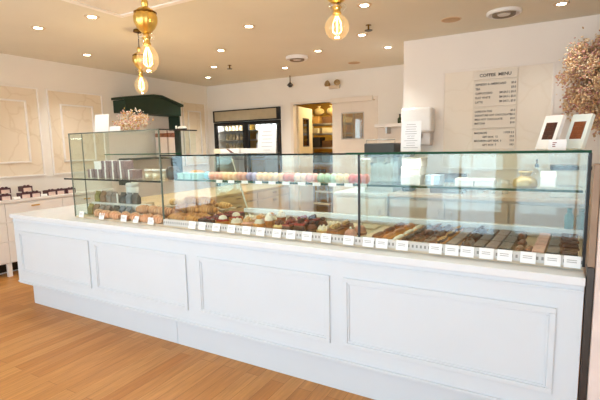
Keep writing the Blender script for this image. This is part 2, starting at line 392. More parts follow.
# ------------------------------------------------------------------ glass cases
ZT = .908
XA, XB, XC, XE = -.039, 1.067, 2.66, 3.755
Y0, YR = .13, .75
g = .006
def case(name, label, loc0): return thing(name, label, 'display case', loc0)
tc = case('glass_display_case', 'tall glass display case at the left end of the counter', (.5, .3, ZT))
YT = .52; Z2 = 1.641; Z1 = 1.445
loc(MB().box((XA, Y0, ZT + .017), (XB - .006, Y0 + g, Z2)), 'front_pane', 'glass', tc)
loc(MB().box((XA, Y0 + g, ZT + .017), (XA + g, .25, Z2 - g)), 'end_pane', 'glass', tc)
loc(MB().box((XA, .25, ZT + .017), (XA + g, YT, Z2 - g)), 'end_pane', 'glass', tc)
loc(MB().box((XB - g, Y0 + g, Z1 + .02), (XB, YT, Z2 - g)), 'end_pane', 'glass', tc)
loc(MB().box((XA, Y0 + g, Z2 - g), (XB, YT, Z2)), 'top_pane', 'glass', tc)
b = MB(); b.box((XA - .003, Y0 - .005, ZT + .01), (XA + .004, Y0 + .003, Z2)); b.box((XA - .004, Y0 - .005, Z2), (XB, Y0 + .005, Z2 + .009))
b.box((XA - .003, .246, ZT + .017), (XA + .003, .254, Z2))
loc(b, 'edge_strip', 'edgeg', tc)
loc(MB().box((XB - .012, Y0, Z2), (XB, YT + .02, Z2 + .010)), 'top_rail', 'black', tc)
loc(MB().box((.11, .36, 1.456), (XB - .01, YT - .01, 1.464)), 'upper_shelf', 'glass', tc)
loc(MB().box((.11, .356, 1.455), (XB - .01, .36, 1.465)), 'shelf_edge', 'edge', tc)
loc(MB().box((-.17, .142, 1.247), (XB - .01, YT - .02, 1.255)), 'middle_shelf', 'glass', tc)
loc(MB().box((-.18, .138, 1.245), (XB - .01, .142, 1.258)), 'shelf_edge', 'edged', tc)
loc(MB().box((XA, Y0, ZT), (XB - .004, .74, ZT + .017)), 'deck', 'deck', tc)
mc = case('glass_display_case', 'long lower glass display case along the counter holding macarons and eclairs', (2.4, .4, ZT))
loc(MB().box((XB + .004, Y0, ZT + .05), (XC - .003, Y0 + g, Z1)), 'front_pane', 'glass', mc)
loc(MB().box((XC + .003, Y0, ZT + .05), (XE, Y0 + g, Z1)), 'front_pane', 'glass', mc)
loc(MB().box((XE - g, Y0 + g, ZT + .05), (XE, YR, Z1 - .01)), 'end_pane', 'glass', mc)
loc(MB().box((XB + .004, Y0 + g, Z1 - .008), (XE, YR, Z1)), 'top_pane', 'glass', mc)
loc(MB().box((XB, Y0 - .006, Z1), (2.58, Y0 + .006, Z1 + .010)), 'top_edge', 'edged', mc)
loc(MB().box((2.58, Y0 - .006, Z1), (XE + .004, Y0 + .006, Z1 + .012)), 'top_edge', 'edge', mc)
loc(MB().box((XB - .005, Y0 - .006, ZT + .017), (XB + .003, Y0 + .006, Z2)), 'divider_strip', 'edgeg', mc)
loc(MB().box((XC - .006, Y0 - .006, ZT + .017), (XC + .005, Y0 + .006, Z1)), 'divider_strip', 'black', mc)
loc(MB().box((XE - .006, Y0 - .006, ZT + .017), (XE + .006, Y0 + .05, Z1)), 'corner_strip', 'black', mc)
loc(MB().box((XC - .003, Y0 + .02, ZT + .05), (XC + .003, YR, Z1 - .012)), 'partition_pane', 'glass', mc)
loc(MB().box((XB + .004, .262, 1.254), (XE - .01, .56, 1.262)), 'shelf', 'glass', mc)
loc(MB().box((XB + .004, .258, 1.252), (XE - .01, .262, 1.264)), 'shelf_edge', 'edge', mc)
loc(MB().box((XB - .004, Y0, ZT), (XE, .74, ZT + .017)), 'deck', 'deck', mc)
o = loc(MB().box((XB + .006, Y0 - .012, -.022), (XE - .006, Y0 + .012, .022)), 'vent_rail', 'vent', mc); o.location = (-mc.location.x, -mc.location.y, .039)
loc(MB().box((XB + .004, .741, ZT), (XE, .75, .955)), 'rear_kick', 'deck', mc)
loc(MB().box((XA, .741, ZT), (XB - .004, .75, .955)), 'rear_kick', 'deck', tc)
loc(MB().box((1.38, .72, .955), (XE, .765, .99), bev=.004), 'rear_rail', 'slab', mc)
loc(MB().prism([(XB + .01, .725, .93), (1.43, .725, .93), (1.26, .725, Z1 - .014), (XB + .01, .725, Z1 - .014)], (0, .004, 0)), 'slanted_rear_pane', glass('tinted_glass', (.80, .84, .76), .05), mc)
loc(MB().prism([(1.43, .722, .93), (1.44, .722, .93), (1.27, .722, Z1 - .014), (1.26, .722, Z1 - .014)], (0, .008, 0)), 'pane_edge', mat('pane_edge_pale', 'c9cdbd', .4), mc)
loc(MB().box((1.4, .744, .99), (2.6, .748, Z1 - .012)), 'rear_door', 'glass', mc)
loc(MB().box((2.6, .752, .99), (XE - .008, .756, Z1 - .012)), 'rear_door', 'glass', mc)

exec_items = []
# ------------------------------------------------------------------ price tags
tg = thing('price_tag', 't', 'price tag', (0, 0, 0), group='price tags along the front of the case')
b = MB(); b.box((-.033, -.0015, .0), (.033, .0015, .054), rot=Euler((R(-14), 0, 0))); b.build('card', 'white', tg)
b = MB()
for z in (.034, .024): b.box((-.022, -.0035 - (.027 - z) * -.25, z), (.018, -.0015 - (.027 - z) * -.25, z + .003), rot=Euler((R(-14), 0, 0)))
b.build('printed_lines', 'inkg', tg)
P = Proto(tg)
TX = [.074, .348, .627, .771, .942, 1.371, 1.467, 1.598, 1.732, 1.86, 1.974, 2.101, 2.206, 2.322, 2.454, 2.6, 2.722, 2.802, 2.918, 3.097, 3.18, 3.255, 3.346, 3.429, 3.53, 3.632, 3.71]
for i, x in enumerate(TX):
    P.put((x, Y0 - .018, ZT + .012), random.uniform(-.06, .06), 'small white price tag on the case front, %s from the left' % ORD[i])

# ------------------------------------------------------------------ food builders
def fmat(name, col, rough=.6, namt=.18, ns=40, bump=.25, spec=.3): return mat(name, col, rough, nscale=ns, namt=namt, bump=bump, bscale=90, spec=spec)
F = dict(crust=fmat('golden_crust', 'd09048', .5), crust2=fmat('pale_crust', 'e0b27c', .55), pinkc=fmat('pinkish_crust', 'd9a07c', .55),
         choc=fmat('chocolate', '4a2a22', .4), milk=fmat('milk_chocolate', '7a4a34', .4), red=fmat('red_glaze', 'a03a30', .25), cream=fmat('cream', 'f3e9d6', .5, .04),
         caramel=fmat('caramel', 'b5703a', .3), nut=fmat('chopped_nuts', 'c7a06c', .7, .35), taupe=fmat('taupe_glaze', '7c6a60', .35), mauve=fmat('mauve_glaze', '8d7670', .35),
         slate=fmat('slate_glaze', '55504f', .35), pinkg=fmat('pink_glaze', 'dca99c', .35), straw=fmat('raspberry', '93403f', .35), lemon=fmat('lemon_cream', 'f0dca0', .4, .06),
         rose=fmat('rose_dome', 'd29a8b', .35), dark=fmat('dark_glaze', '45352f', .3), plumb=fmat('plum_box', '8f7a7c', .6))

def croissant(name, m, s=1.0):
    t = thing(name, 'x', 'pastry')
    pts = []; rad = []; N = 43
    for i in range(N):
        u = i / (N - 1) * 2 - 1; a = u * 1.5
        pts.append((math.sin(a) * .058 * s, -math.cos(a) * .05 * s + .03 * s, .026 * s * (1 - .3 * u * u)))
        ph = (abs(u) * 3.6 + .35) % 1.0
        env = .031 * (1 - abs(u) ** 1.7 * .8); rad.append(max(.004, env * (.86 + .24 * (1 - ph) ** .7)) * s)
    MB().tube(pts, rad, 12).build('crust', m, t, True)
    return t
def place_rows(P, rows, fmt, group, jit=.012, rotj=.5, base=0):
    """rows: list of (row words, y, z, [x...])"""
    for words, y, z, xs in rows:
        for i, x in enumerate(xs):
            P.put((x + random.uniform(-jit, jit) * .5, y + random.uniform(-jit, jit), z), base + random.uniform(-rotj, rotj), fmt % (words, ORD[i]), group)
def lin_x(a, b, k): return [a + (b - a) * i / (k - 1) for i in range(k)]
ZD0 = ZT + .018
CR1 = crust_mat('croissant_crust', 'dca057', '95571f'); CR2 = crust_mat('almond_crust', 'dfae88', 'a86f48'); CR3 = crust_mat('pale_croissant_crust', 'e6c084', 'b98748')
cr = Proto(croissant('croissant', CR1, 1.3))
place_rows(cr, [('front row', .24, ZD0, lin_x(1.10, 1.27, 2)), ('middle row', .36, ZD0, lin_x(1.05, 1.28, 3)), ('back row', .48, ZD0, lin_x(1.0, 1.25, 3)),
                ('upper layer', .40, ZD0 + .058, lin_x(1.02, 1.26, 3)), ('top', .46, ZD0 + .112, lin_x(1.06, 1.2, 2))],
           'golden croissant in the pile left of the brownies, %s, %s from left', 'croissants piled in the case')
sc = croissant('almond_croissant', CR2, 1.2)
sp = MB()
for i in range(26):
    a = random.uniform(-1, 1); sp.ball((math.sin(a) * .06, -math.cos(a) * .045 + .03 + random.uniform(-.012, .012), .053 * (1 - .3 * a * a)), .006, (1, 1, .4), 1)
sp.build('almond_flakes', F['cream'], sc)
ac = Proto(sc)
place_rows(ac, [('front row', .182, ZD0, lin_x(.24, .98, 7)), ('second row', .29, ZD0, lin_x(.76, .98, 3)), ('third row', .40, ZD0, lin_x(.74, .98, 3)), ('upper layer', .24, ZD0 + .055, lin_x(.74, .97, 3))],
           'pinkish almond croissant inside tall case, %s, %s from left', 'almond croissants in the tall case')
pc = Proto(croissant('croissant', CR3, .95))
tr = tag(MB().box((.62, .55, .985), (1.32, .70, .997), bev=.003).box((.66, .58, ZD0), (.70, .67, .985)).box((1.24, .58, ZD0), (1.28, .67, .985)).build('riser_tray', 'deck'), 'low tan riser tray holding pale croissants behind the golden ones', 'tray')
place_rows(pc, [('on riser tray', .625, .998, lin_x(.68, 1.26, 6))], 'pale croissant %s behind the golden pile, %s from left', 'pale croissants on the riser tray', jit=.004, rotj=.2)

# chocolate brownies
def brownie():
    t = thing('brownie', 'x', 'cake')
    MB().box((-.032, -.06, 0), (.032, .06, .05), bev=.006).build('sponge', F['choc'], t)
    b = MB()
    for i in range(14): b.ball((random.uniform(-.024, .024), random.uniform(-.05, .05), .052), .011, (1, 1, .7), 1)
    b.build('topping', F['straw'], t)
    return t
br = Proto(brownie())
for j, y in enumerate((.26, .40, .54)):
    for i, x in enumerate((1.375, 1.45)):
        br.put((x, y, ZD0), random.uniform(-.1, .1), 'dark chocolate brownie with red topping, %s row, %s one' % (('front', 'middle', 'back')[j], ('left', 'right')[i]), 'brownies beside the croissants')

def tart(name, base_m, fill_m, top_m, r=.042, h=.03, top='swirl', cat='tart'):
    t = thing(name, 'x', cat)
    MB().lathe([(r * .82, 0), (r, h), (r * 1.02, h + .002), (r * .93, h + .002), (r * .9, h - .004), (0, h - .004)], n=24, flute=20, famt=.04).build('pastry_shell', base_m, t, True)
    MB().lathe([(r * .9, h - .005), (r * .8, h + .008), (r * .4, h + .013), (0, h + .014)], n=20).build('filling', fill_m, t, True)
    b = MB()
    if top == 'swirl': b.lathe([(.024, h + .008), (.026, h + .016), (.021, h + .021), (.02, h + .026), (.012, h + .031), (.002, h + .034)], n=14, flute=7, famt=.15)
    elif top == 'berries':
        for i in range(5):
            a = i * 2 * PI / 5; b.ball((.02 * math.cos(a), .02 * math.sin(a), h + .018), .012, sub=1)
        b.ball((0, 0, h + .028), .013, sub=1)
    elif top == 'kisses':
        for i in range(6):
            a = i * PI / 3; b.lathe([(.012, 0), (.012, .006), (.006, .014), (.001, .02)], (.024 * math.cos(a), .024 * math.sin(a), h + .006), 8)
        b.lathe([(.012, 0), (.012, .006), (.006, .014), (.001, .02)], (0, 0, h + .01), 8)
    b.build('topping', top_m, t, True)
    return t
def puff(name, m1, m2, r=.04):
    t = thing(name, 'x', 'pastry')
    b = MB().ball((0, 0, r * .55), r, (1, 1, .62), 3).jitter(.0015); b.build('choux_base', m1, t, True)
    MB().lathe([(r * .7, r * .85), (r * .78, r * 1.0), (r * .6, r * 1.15), (r * .62, r * 1.3), (r * .3, r * 1.5), (.001, r * 1.7)], n=16, flute=8, famt=.12).build('cream_swirl', m2, t, True)
    b = MB().ball((0, 0, r * 1.7), r * .52, (1, 1, .55), 2); b.build('lid', m1, t, True)
    return t
def cup(name, m1, m2, m3):
    t = thing(name, 'x', 'dessert')
    MB().lathe([(.022, 0), (.03, .055), (.031, .057), (0, .057)], n=18).build('cup', m1, t, True)
    MB().lathe([(.027, .055), (.028, .066), (.02, .074), (.021, .08), (.004, .096)], n=14, flute=7, famt=.12).build('cream_swirl', m2, t, True)
    b = MB()
    for i in range(10): b.ball((random.uniform(-.014, .014), random.uniform(-.014, .014), .083), .006, sub=1)
    b.build('nuts', m3, t)
    return t
def slab(name, m1, m2, m3, w=.03, d=.055, h=.042, nub=True):
    t = thing(name, 'x', 'cake')
    MB().box((-w, -d, 0), (w, d, h), bev=.004).build('sponge', m1, t)
    MB().box((-w + .002, -d + .002, h - .002), (w - .002, d - .002, h + .009), bev=.004).build('glaze', m2, t)
    if nub:
        b = MB()
        for i in range(3): b.ball((0, -d * .6 + i * d * .6, h + .018), .013, sub=2)
        b.build('topping', m3, t, True)
    return t
def dome(name, m1, m2):
    t = thing(name, 'x', 'cake')
    MB().lathe([(.038, 0), (.038, .01), (0, .01)], n=20).build('biscuit_base', m2, t)
    MB().ball((0, 0, .012), .036, (1, 1, 1.0), 3).build('dome', m1, t, True)
    MB().ball((0, 0, .05), .008, sub=1).build('topping', F['cream'], t, True)
    return t
GM = 'pastries in the middle bay'
kinds = [
    (tart('tart', F['crust'], F['red'], F['cream'], .05, .032), 1.545, 'red glazed tart topped with white cream'),
    (tart('tart', F['crust2'], F['cream'], F['cream'], .045, .028, 'kisses'), 1.672, 'white cream tart with small meringue kisses'),
    (tart('tart', F['pinkc'], F['pinkg'], F['crust2'], .046, .03, 'berries'), 1.775, 'peach coloured tart with pale fruit'),
    (puff('cream_puff', F['crust'], F['cream']), 1.87, 'golden cream puff with white swirl'),
    (cup('cream_cup', F['caramel'], F['cream'], F['nut']), 1.953, 'tall caramel cup with cream and nuts'),
    (tart('tart', F['crust2'], F['lemon'], F['milk'], .043, .028, 'berries'), 2.036, 'pale tart crowned with brown hazelnuts'),
    (slab('raspberry_slice', F['choc'], F['straw'], F['straw']), 2.125, 'raspberry glazed chocolate slice'),
    (slab('chocolate_cake', F['choc'], F['red'], F['choc'], .033, .05, .05), 2.205, 'dark chocolate cake with round truffles on top'),
    (puff('chocolate_puff', F['choc'], F['milk'], .037), 2.285, 'dark chocolate puff with milk chocolate swirl'),
    (tart('tart', F['crust2'], F['lemon'], F['cream'], .042, .028, 'kisses'), 2.368, 'lemon meringue tart with cream kisses'),
    (slab('caramel_slice', F['caramel'], F['milk'], F['nut'], .035, .05, .036), 2.455, 'square caramel slice with nutty top'),
    (dome('mousse_dome', F['rose'], F['choc']), 2.555, 'pink mousse dome on chocolate biscuit'),
]
for root, x, lab in kinds:
    p = Proto(root)
    for j, y in enumerate((.25, .40)):
        p.put((x + j * .004, y, ZD0), random.uniform(-.25, .25), lab + ', %s row of middle bay' % ('front', 'back')[j], GM, scale=(1.12, 1.12, 1.3))
tag(MB().box((1.5, .56, ZD0), (2.6, .70, ZD0 + .012), bev=.003).build('serving_board', 'deck'), 'tan serving board lying behind the middle pastries', 'board')

# eclairs in columns running away from the viewer
def eclair(name, m1, m2, m3=None, r=.024, ln=.085):
    t = thing(name, 'x', 'eclair')
    N = 13; pts = [(0, (i / (N - 1) * 2 - 1) * ln, r * .82) for i in range(N)]
    rad = [r * (1 - abs(i / (N - 1) * 2 - 1) ** 6 * .7) for i in range(N)]
    MB().tube(pts, rad, 14).build('choux', m1, t, True)
    pts = [(0, (i / (N - 1) * 2 - 1) * ln * .93, r * 1.12) for i in range(N)]
    MB().tube(pts, [q * .86 for q in rad], 12).build('glaze', m2, t, True)
    if m3:
        b = MB()
        for i in range(22): b.ball((random.uniform(-.012, .012), random.uniform(-.9, .9) * ln, r * 1.95), .006, (1, 1, .7), 1)
        b.build('topping', m3, t)
    return t
def finger(name, m1, m2, w=.028, ln=.085):
    t = thing(name, 'x', 'slice')
    MB().box((-w, -ln, 0), (w, ln, .022), bev=.003).build('biscuit', m2, t)
    MB().box((-w, -ln, .0225), (w, ln, .037), bev=.004).build('glaze', m1, t)
    return t
cols = [
    (eclair('eclair', F['caramel'], F['milk']), 2.725, 'chestnut brown eclair'),
    (eclair('eclair', F['crust'], F['caramel']), 2.79, 'orange caramel eclair'),
    (eclair('eclair', F['crust2'], F['cream'], None, .02), 2.85, 'cream glazed eclair'),
    (eclair('eclair', F['milk'], F['dark']), 2.91, 'dark brown smooth eclair'),
    (eclair('eclair', F['milk'], F['choc'], F['milk']), 2.97, 'dark chocolate eclair with crumbs'),
    (eclair('eclair', F['milk'], F['taupe'], F['choc']), 3.035, 'taupe eclair with chocolate chips'),
    (eclair('eclair', F['crust'], F['choc'], F['nut']), 3.1, 'chocolate eclair with chopped nuts'),
    (finger('biscuit_finger', F['taupe'], F['crust2']), 3.165, 'flat taupe glazed biscuit finger'),
    (eclair('eclair', F['choc'], F['dark'], F['choc'], .027), 3.235, 'near black eclair with chocolate flakes'),
    (finger('biscuit_finger', F['dark'], F['milk']), 3.3, 'flat dark brown biscuit finger'),
    (finger('biscuit_finger', F['mauve'], F['taupe']), 3.363, 'flat mauve brown biscuit finger'),
    (finger('biscuit_finger', F['slate'], F['taupe']), 3.426, 'flat slate grey biscuit finger'),
    (finger('biscuit_finger', F['pinkg'], F['crust2']), 3.575, 'flat pink glazed biscuit finger'),
    (finger('biscuit_finger', F['slate'], F['dark']), 3.638, 'flat charcoal biscuit finger'),
]
for root, x, lab in cols:
    p = Proto(root)
    for j, y in enumerate((.275, .45, .625)):
        p.put((x + j * .012, y, ZD0), R(-4), lab + ', %s in its column' % ('frontmost', 'middle', 'rearmost')[j], 'eclair columns in the right bay')
p = Proto(eclair('chocolate_roll', F['choc'], F['milk'], None, .022, .06))
for j, (x, y, z, w) in enumerate(((3.485, .25, ZD0, 'lowest at front'), (3.492, .385, ZD0 + .004, 'in the middle'), (3.488, .52, ZD0 + .02, 'at the back'), (3.53, .26, ZD0, 'right of the front one'))):
    p.put((x, y, z), R(-8), 'rounded brown chocolate roll between biscuit fingers, %s' % w, 'chocolate rolls')
# stacked dark chocolate bars at the far right
b = thing('chocolate_bar', 'x', 'chocolate bar')
bb = MB().box((-.035, -.05, 0), (.035, .05, .012), bev=.002)
for i in range(2):
    for j in range(4): bb.box((-.032 + i * .033, -.047 + j * .0242, .011), (-.001 + i * .033, -.025 + j * .0242, .016), bev=.002, seg=1)
bb.build('bar', F['choc'], b)
p = Proto(b)
for i in range(7): p.put((3.702, .27 + random.uniform(-.008, .008), ZD0 + .0165 * i), random.uniform(-.15, .15), 'dark chocolate bar in stack beside the corner strip, %s from bottom' % ORD[i], 'stacked chocolate bars')

# ------------------------------------------------------------------ macarons on the glass shelf
def macaron(col, name):
    t = thing('macaron', 'x', 'macaron')
    sh = mat('macaron_' + name, col, .6, nscale=60, namt=.05, spec=.25)
    r = .0245
    for s in (-1, 1):
        MB().lathe([(r * .96, .004), (r, .0055), (r * .97, .008), (r * .93, .0085), (r * .9, .0115), (r * .7, .0155), (r * .35, .0175), (0, .018)], n=20,
                   mt=Matrix.Rotation(0 if s > 0 else PI, 3, 'X')).build('shell', sh, t, True)
    MB().lathe([(r * .86, -.0045), (r * .88, 0), (r * .86, .0045)], n=20).build('filling', mat('macaron_fill_' + name, [x * .68 for x in [int(col[i:i+2], 16) / 255 for i in (0, 2, 4)]], .6), t, True)
    return t
MG = [('8cc9d2', 'sky blue', 1), ('efb59f', 'salmon pink', 3), ('f3cda5', 'peach', 3), ('dfab95', 'dusty rose', 2), ('ab9fb8', 'lavender', 2), ('f0ca9c', 'apricot', 3), ('f3d8ba', 'pale apricot', 2), ('dd968c', 'raspberry pink', 2),
      ('f6e2d3', 'cream pink', 2), ('f3bfba', 'rose pink', 2), ('c3dcc4', 'mint green', 3), ('f5e1b5', 'vanilla', 2), ('e3877f', 'coral red', 3)]
mi = 0
for col, nm, cnt in MG:
    p = Proto(macaron(col, nm))
    for j in range(cnt):
        px = 1.375 + mi * .0435; mi += 1
        p.put((px, .30, 1.2625 + .031), 0, '%s macaron standing on edge on the glass shelf, %s from left of its colour' % (nm, ORD[j]), 'macarons along the glass shelf', rot=(R(90), 0, R(70)), scale=(1.25, 1.25, .9))
sl = thing('shelf_label', 'x', 'label')
MB().box((-.028, -.001, -.012), (.028, .001, .010)).build('card', 'white', sl)
p = Proto(sl)
for i, x in enumerate((1.49, 1.60, 1.72, 1.84, 1.95, 2.06, 2.18, 2.29, 2.40, 2.51, 2.6)):
    p.put((x + .03, .2565, 1.258), 0, 'small white shelf label under the macarons, %s from left' % ORD[i], 'shelf labels under macarons')

# ------------------------------------------------------------------ packets, boxes and jars in the tall case
def pouch(name, col, nm):
    t = thing(name, 'x', 'packet')
    b = MB(); w, d, h = .032, .022, .088
    prof = [(1, 1, 0), (1.02, 1.05, .03), (1.0, .95, .06), (.97, .4, .076), (.97, .08, h)]
    vs = []
    for sx, sy, z in prof: vs.append([b.bm.verts.new((x * w * sx, y * d * sy, z)) for x, y in ((-1, -1), (0, -1.15), (1, -1), (1, 1), (0, 1.15), (-1, 1))])
    for a, c in zip(vs, vs[1:]):
        for i in range(6): b.bm.faces.new((a[i], a[(i + 1) % 6], c[(i + 1) % 6], c[i]))
    b.bm.faces.new(vs[0][::-1]); b.bm.faces.new(vs[-1])
    b.build('pouch', mat('pouch_' + nm, col, .35, nscale=25, namt=.25), t, False)
    MB().box((-.031, -.003, h - .002), (.031, .003, h + .008)).build('crimped_seal', mat('pouch_seal_' + nm, col, .5), t)
    return t
pk = {nm: Proto(pouch('cookie_packet', c, nm)) for nm, c in (('olive', '8f8548'), ('brown', '8f6c4c'), ('grey brown', '8f8177'), ('dark grey', '53514c'), ('slate grey', '808890'))}
RI = tag(MB().box((-.02, .285, ZD0), (.68, .365, 1.032), bev=.003).box((.322, .287, 1.032), (.34, .295, 1.12), bev=.002).build('packet_riser', 'whitep'), 'white step riser under the upper row of packets in tall case', 'riser')
for row, z, y, seq in (('upper', 1.033, .328, ['olive', 'brown', 'grey brown', 'grey brown', None, 'dark grey', 'slate grey', 'dark grey']), ('lower', ZD0, .25, ['olive', 'brown', 'grey brown', 'grey brown', None, 'dark grey', 'slate grey', 'slate grey'])):
    x = .025
    cnt = 0
    for s in seq:
        if s is None: x += .03; continue
        pk[s].put((x, y, z), random.uniform(-.06, .06), '%s packet in %s row of tall case, %s packet from left' % (s, row, ORD[cnt]), 'packets in the tall case'); x += .079; cnt += 1
# boxes on the middle shelf
def giftbox(name, m, w, d, h, band=None, lid=True):
    t = thing(name, 'x', 'box')
    MB().box((-w, -d, 0), (w, d, h * .72), bev=.002).build('box_base', m, t)
    MB().box((-w - .002, -d - .002, h * .72), (w + .002, d + .002, h), bev=.002).build('lid', m, t)
    if band: MB().box((-.008, -d - .003, -.0), (.008, d + .003, h + .001)).build('ribbon', band, t)
    return t
gb = Proto(giftbox('macaron_box', F['plumb'], .045, .05, .075, 'white'))
xs = [.02, .122, .224, .326, .428, .53]
for i, x in enumerate(xs): gb.put((x, .32, 1.256), random.uniform(-.05, .05), 'plum box with white ribbon on middle shelf of tall case, %s from left' % ORD[i], 'plum boxes in the tall case')
for i, x in enumerate(xs[2:5]): gb.put((x, .32, 1.332), random.uniform(-.05, .05), 'plum box with white ribbon stacked on top layer, %s from left' % ORD[i], 'plum boxes in the tall case')
wb = Proto(giftbox('white_box', 'white', .045, .05, .07))
wb.put((.122, .32, 1.332), 0, 'white box stacked on the second plum box from left')
jar = thing('lidded_jar', 'x', 'jar')
MB().lathe([(.032, 0), (.036, .006), (.036, .055), (.028, .064), (0, .064)], n=20).build('jar_body', 'clear', jar, True)
MB().lathe([(.029, .004), (.031, .045), (0, .047)], n=16).build('jar_contents', F['cream'], jar, True)
MB().lathe([(.033, .0645), (.033, .078), (0, .079)], n=20).build('lid', 'whitep', jar, True)
p = Proto(jar)
for i, x in enumerate((.70, .79, .88)): p.put((x, .33, 1.256), 0, 'small glass jar with white lid on the middle shelf, %s from left' % ORD[i], 'jars in the tall case')
tag(MB().lathe([(.04, 0), (.05, .02), (.052, .08), (.035, .1), (.03, .104), (0, .104)], (.98, .33, 1.256), 20).build('dark_canister', 'dsteel', None, True), 'dark grey round canister at right end of the middle shelf', 'canister')
t = thing('white_canister', 'white cylindrical canister behind the dark packets', 'canister', (.35, .44, 1.03))
MB().lathe([(.052, 0), (.054, .004), (.054, .14), (0, .14)], n=24).build('canister_body', 'white', t, True)
MB().lathe([(.056, .14), (.056, .165), (.05, .172), (0, .172)], n=24).build('lid', 'whitep', t, True)
tag(MB().box((-.02, .375, ZD0), (.55, .505, 1.03), bev=.003).build('rear_riser', 'deck'), 'tan block riser standing behind the packets in tall case', 'riser')
t = thing('cookie_tray', 'shallow white tray of yellow orange cookies behind the olive packets', 'tray', (.14, .44, 1.031))
MB().box((-.15, -.055, 0), (.15, .055, .012), bev=.003).build('tray_base', 'white', t)
b = MB()
for i in range(9): b.lathe([(.03, 0), (.034, .006), (.028, .014), (0, .016)], (-.12 + i * .03, random.uniform(-.015, .015), .012 + (i % 2) * .008), 14)
o = b.build('cookies', fmat('yellow_cookie', 'dba75e'), t, True)
# bread and teal boxes on the glass shelf near the divider
t = thing('bread_loaf', 'golden bread loaf on the glass shelf right of the tall case divider', 'bread', (1.16, .42, 1.263), R(20))
MB().tube([(-.065, 0, .028), (-.055, 0, .03), (-.02, 0, .033), (.02, 0, .033), (.055, 0, .03), (.065, 0, .028)], [.012, .025, .03, .03, .025, .012], 12).build('crust', F['crust'], t, True)
b = MB()
for i in range(4): b.box((-.04 + i * .023, -.018, .058), (-.034 + i * .023, .018, .065), rot=Euler((0, 0, .5)))
b.build('score_marks', F['crust2'], t)
te = Proto(giftbox('teal_box', mat('teal_card', '9cc4bd', .5), .03, .04, .05))
for i, x in enumerate((1.13, 1.205, 1.28)): te.put((x, .30, 1.263), 0, 'small teal box on glass shelf left of the macarons, %s from left' % ORD[i], 'teal boxes on the glass shelf')
# items on the glass shelf of the right bay
p = Proto(giftbox('white_carton', 'white', .055, .06, .052))
for i in range(3): p.put((2.90 + i * .006, .38, 1.263 + i * .053), random.uniform(-.12, .12), 'white carton stacked on the glass shelf right of the macarons, %s from bottom' % ORD[i], 'white cartons on the glass shelf')
p = Proto(giftbox('pale_blue_box', mat('pale_blue_card', 'b9cbd8', .5), .04, .05, .028, 'white'))
for i in range(2): p.put((3.03, .38, 1.263 + .029 * i), random.uniform(-.1, .1), 'pale blue box right of the white cartons, %s' % ('lower of two', 'upper of two')[i], 'pale blue boxes on the glass shelf')
p = Proto(giftbox('low_white_carton', 'white', .048, .06, .04))
for i, x in enumerate((3.20, 3.30)): p.put((x, .38, 1.263), 0, 'low white carton on right glass shelf, %s' % ('left of two', 'right of two')[i], 'low white cartons on the glass shelf')
t = thing('gold_pouch', 'gold and kraft pouch tied at the top on the right glass shelf', 'pouch', (3.495, .36, 1.263))
MB().lathe([(.05, 0), (.055, .012), (.05, .04), (.03, .056), (.02, .062), (.03, .075), (.033, .085)], n=18, flute=6, famt=.08).build('pouch_body', mat('kraft_gold', 'b39a63', .35, .3, namt=.2), t, True)
MB().lathe([(.0215, .058), (.024, .062), (.0215, .066)], n=16).build('tie', 'milk' if False else F['milk'], t, True)
t = thing('paper_bag', 'white folded paper bag right of the gold pouch', 'bag', (3.60, .38, 1.263))
MB().box((-.035, -.025, 0), (.035, .025, .055), bev=.003).build('bag_body', 'white', t)
MB().prism([(-.035, -.025, .055), (.035, -.025, .055), (.035, .002, .085), (-.035, .002, .085)], (0, .004, 0)).build('folded_top', 'whitep', t)
tag(MB().lathe([(.022, 0), (.024, .004), (.024, .075), (.012, .092), (.012, .105), (.014, .106), (.014, .12), (0, .121)], (3.72, .742, .991), 18).build('teal_bottle', mat('teal_glass', '4f8078', .2), None, True), 'small teal bottle standing on the rear rail at right end', 'bottle')

# ------------------------------------------------------------------ things on top of the cases
ZTOP = Z1 + .0125
def sign(name, label, x, y, z, w, h, rz=0, lines=0, lean=8):
    t = thing(name, label, 'sign', (x, y, z), rz)
    e = Euler((R(-lean), 0, 0))
    b = MB().box((-w, -.0015, 0), (w, .0015, h)); o = b.build('card', 'white', t); o.rotation_euler = e
    b = MB().box((-w, .02, 0), (w, .06, .004)); b.box((-.004, .01, .0), (.004, .016, h * .5)); b.build('stand', 'clear', t)
    if lines:
        b = MB(); rr = random.Random(3)
        for i in range(lines):
            zz = h * (.88 - .76 * i / max(1, lines - 1)); ww = w * rr.uniform(.35, .72)
            b.box((-ww, -.0024, zz), (ww, -.0016, zz + h * .014))
        q = b.build('printed_lines', 'inkg', t); q.rotation_euler = e
    return t
sign('menu_card', 'white upright card on the case top before the cooler door', 1.935, .27, ZTOP, .068, .165, R(10), 6)
sign('menu_card', 'tall white printed card on case top in front of the dispenser', 2.915, .27, ZTOP, .055, .172, R(6), 11)
sign('menu_card', 'white blank card on the tall case left of the dried flowers', .255, .24, Z2 + .01, .072, .155, R(14), 0)
sign('small_card', 'small white card leaning before the dried flowers on the tall case', .455, .22, Z2 + .01, .055, .045, R(12), 2)
t = thing('white_box', 'flat white box with brown diagonal stripe on the case top', 'box', (1.615, .32, ZTOP), R(2))
MB().box((-.085, -.05, 0), (.085, .05, .036), bev=.002).build('box_body', 'white', t)
MB().prism([(-.03, -.051, .034), (-.012, -.051, .034), (.04, -.051, .004), (.01, -.051, .004)], (0, .0008, 0)).build('brown_stripe', F['milk'], t)
t = thing('white_box', 'plain flat white box on the case top behind the upright card', 'box', (1.80, .32, ZTOP), R(-2))
MB().box((-.085, -.05, 0), (.085, .05, .026), bev=.002).build('box_body', 'white', t); MB().box((-.086, -.051, .026), (.086, .051, .034), bev=.002).build('lid', 'white', t)
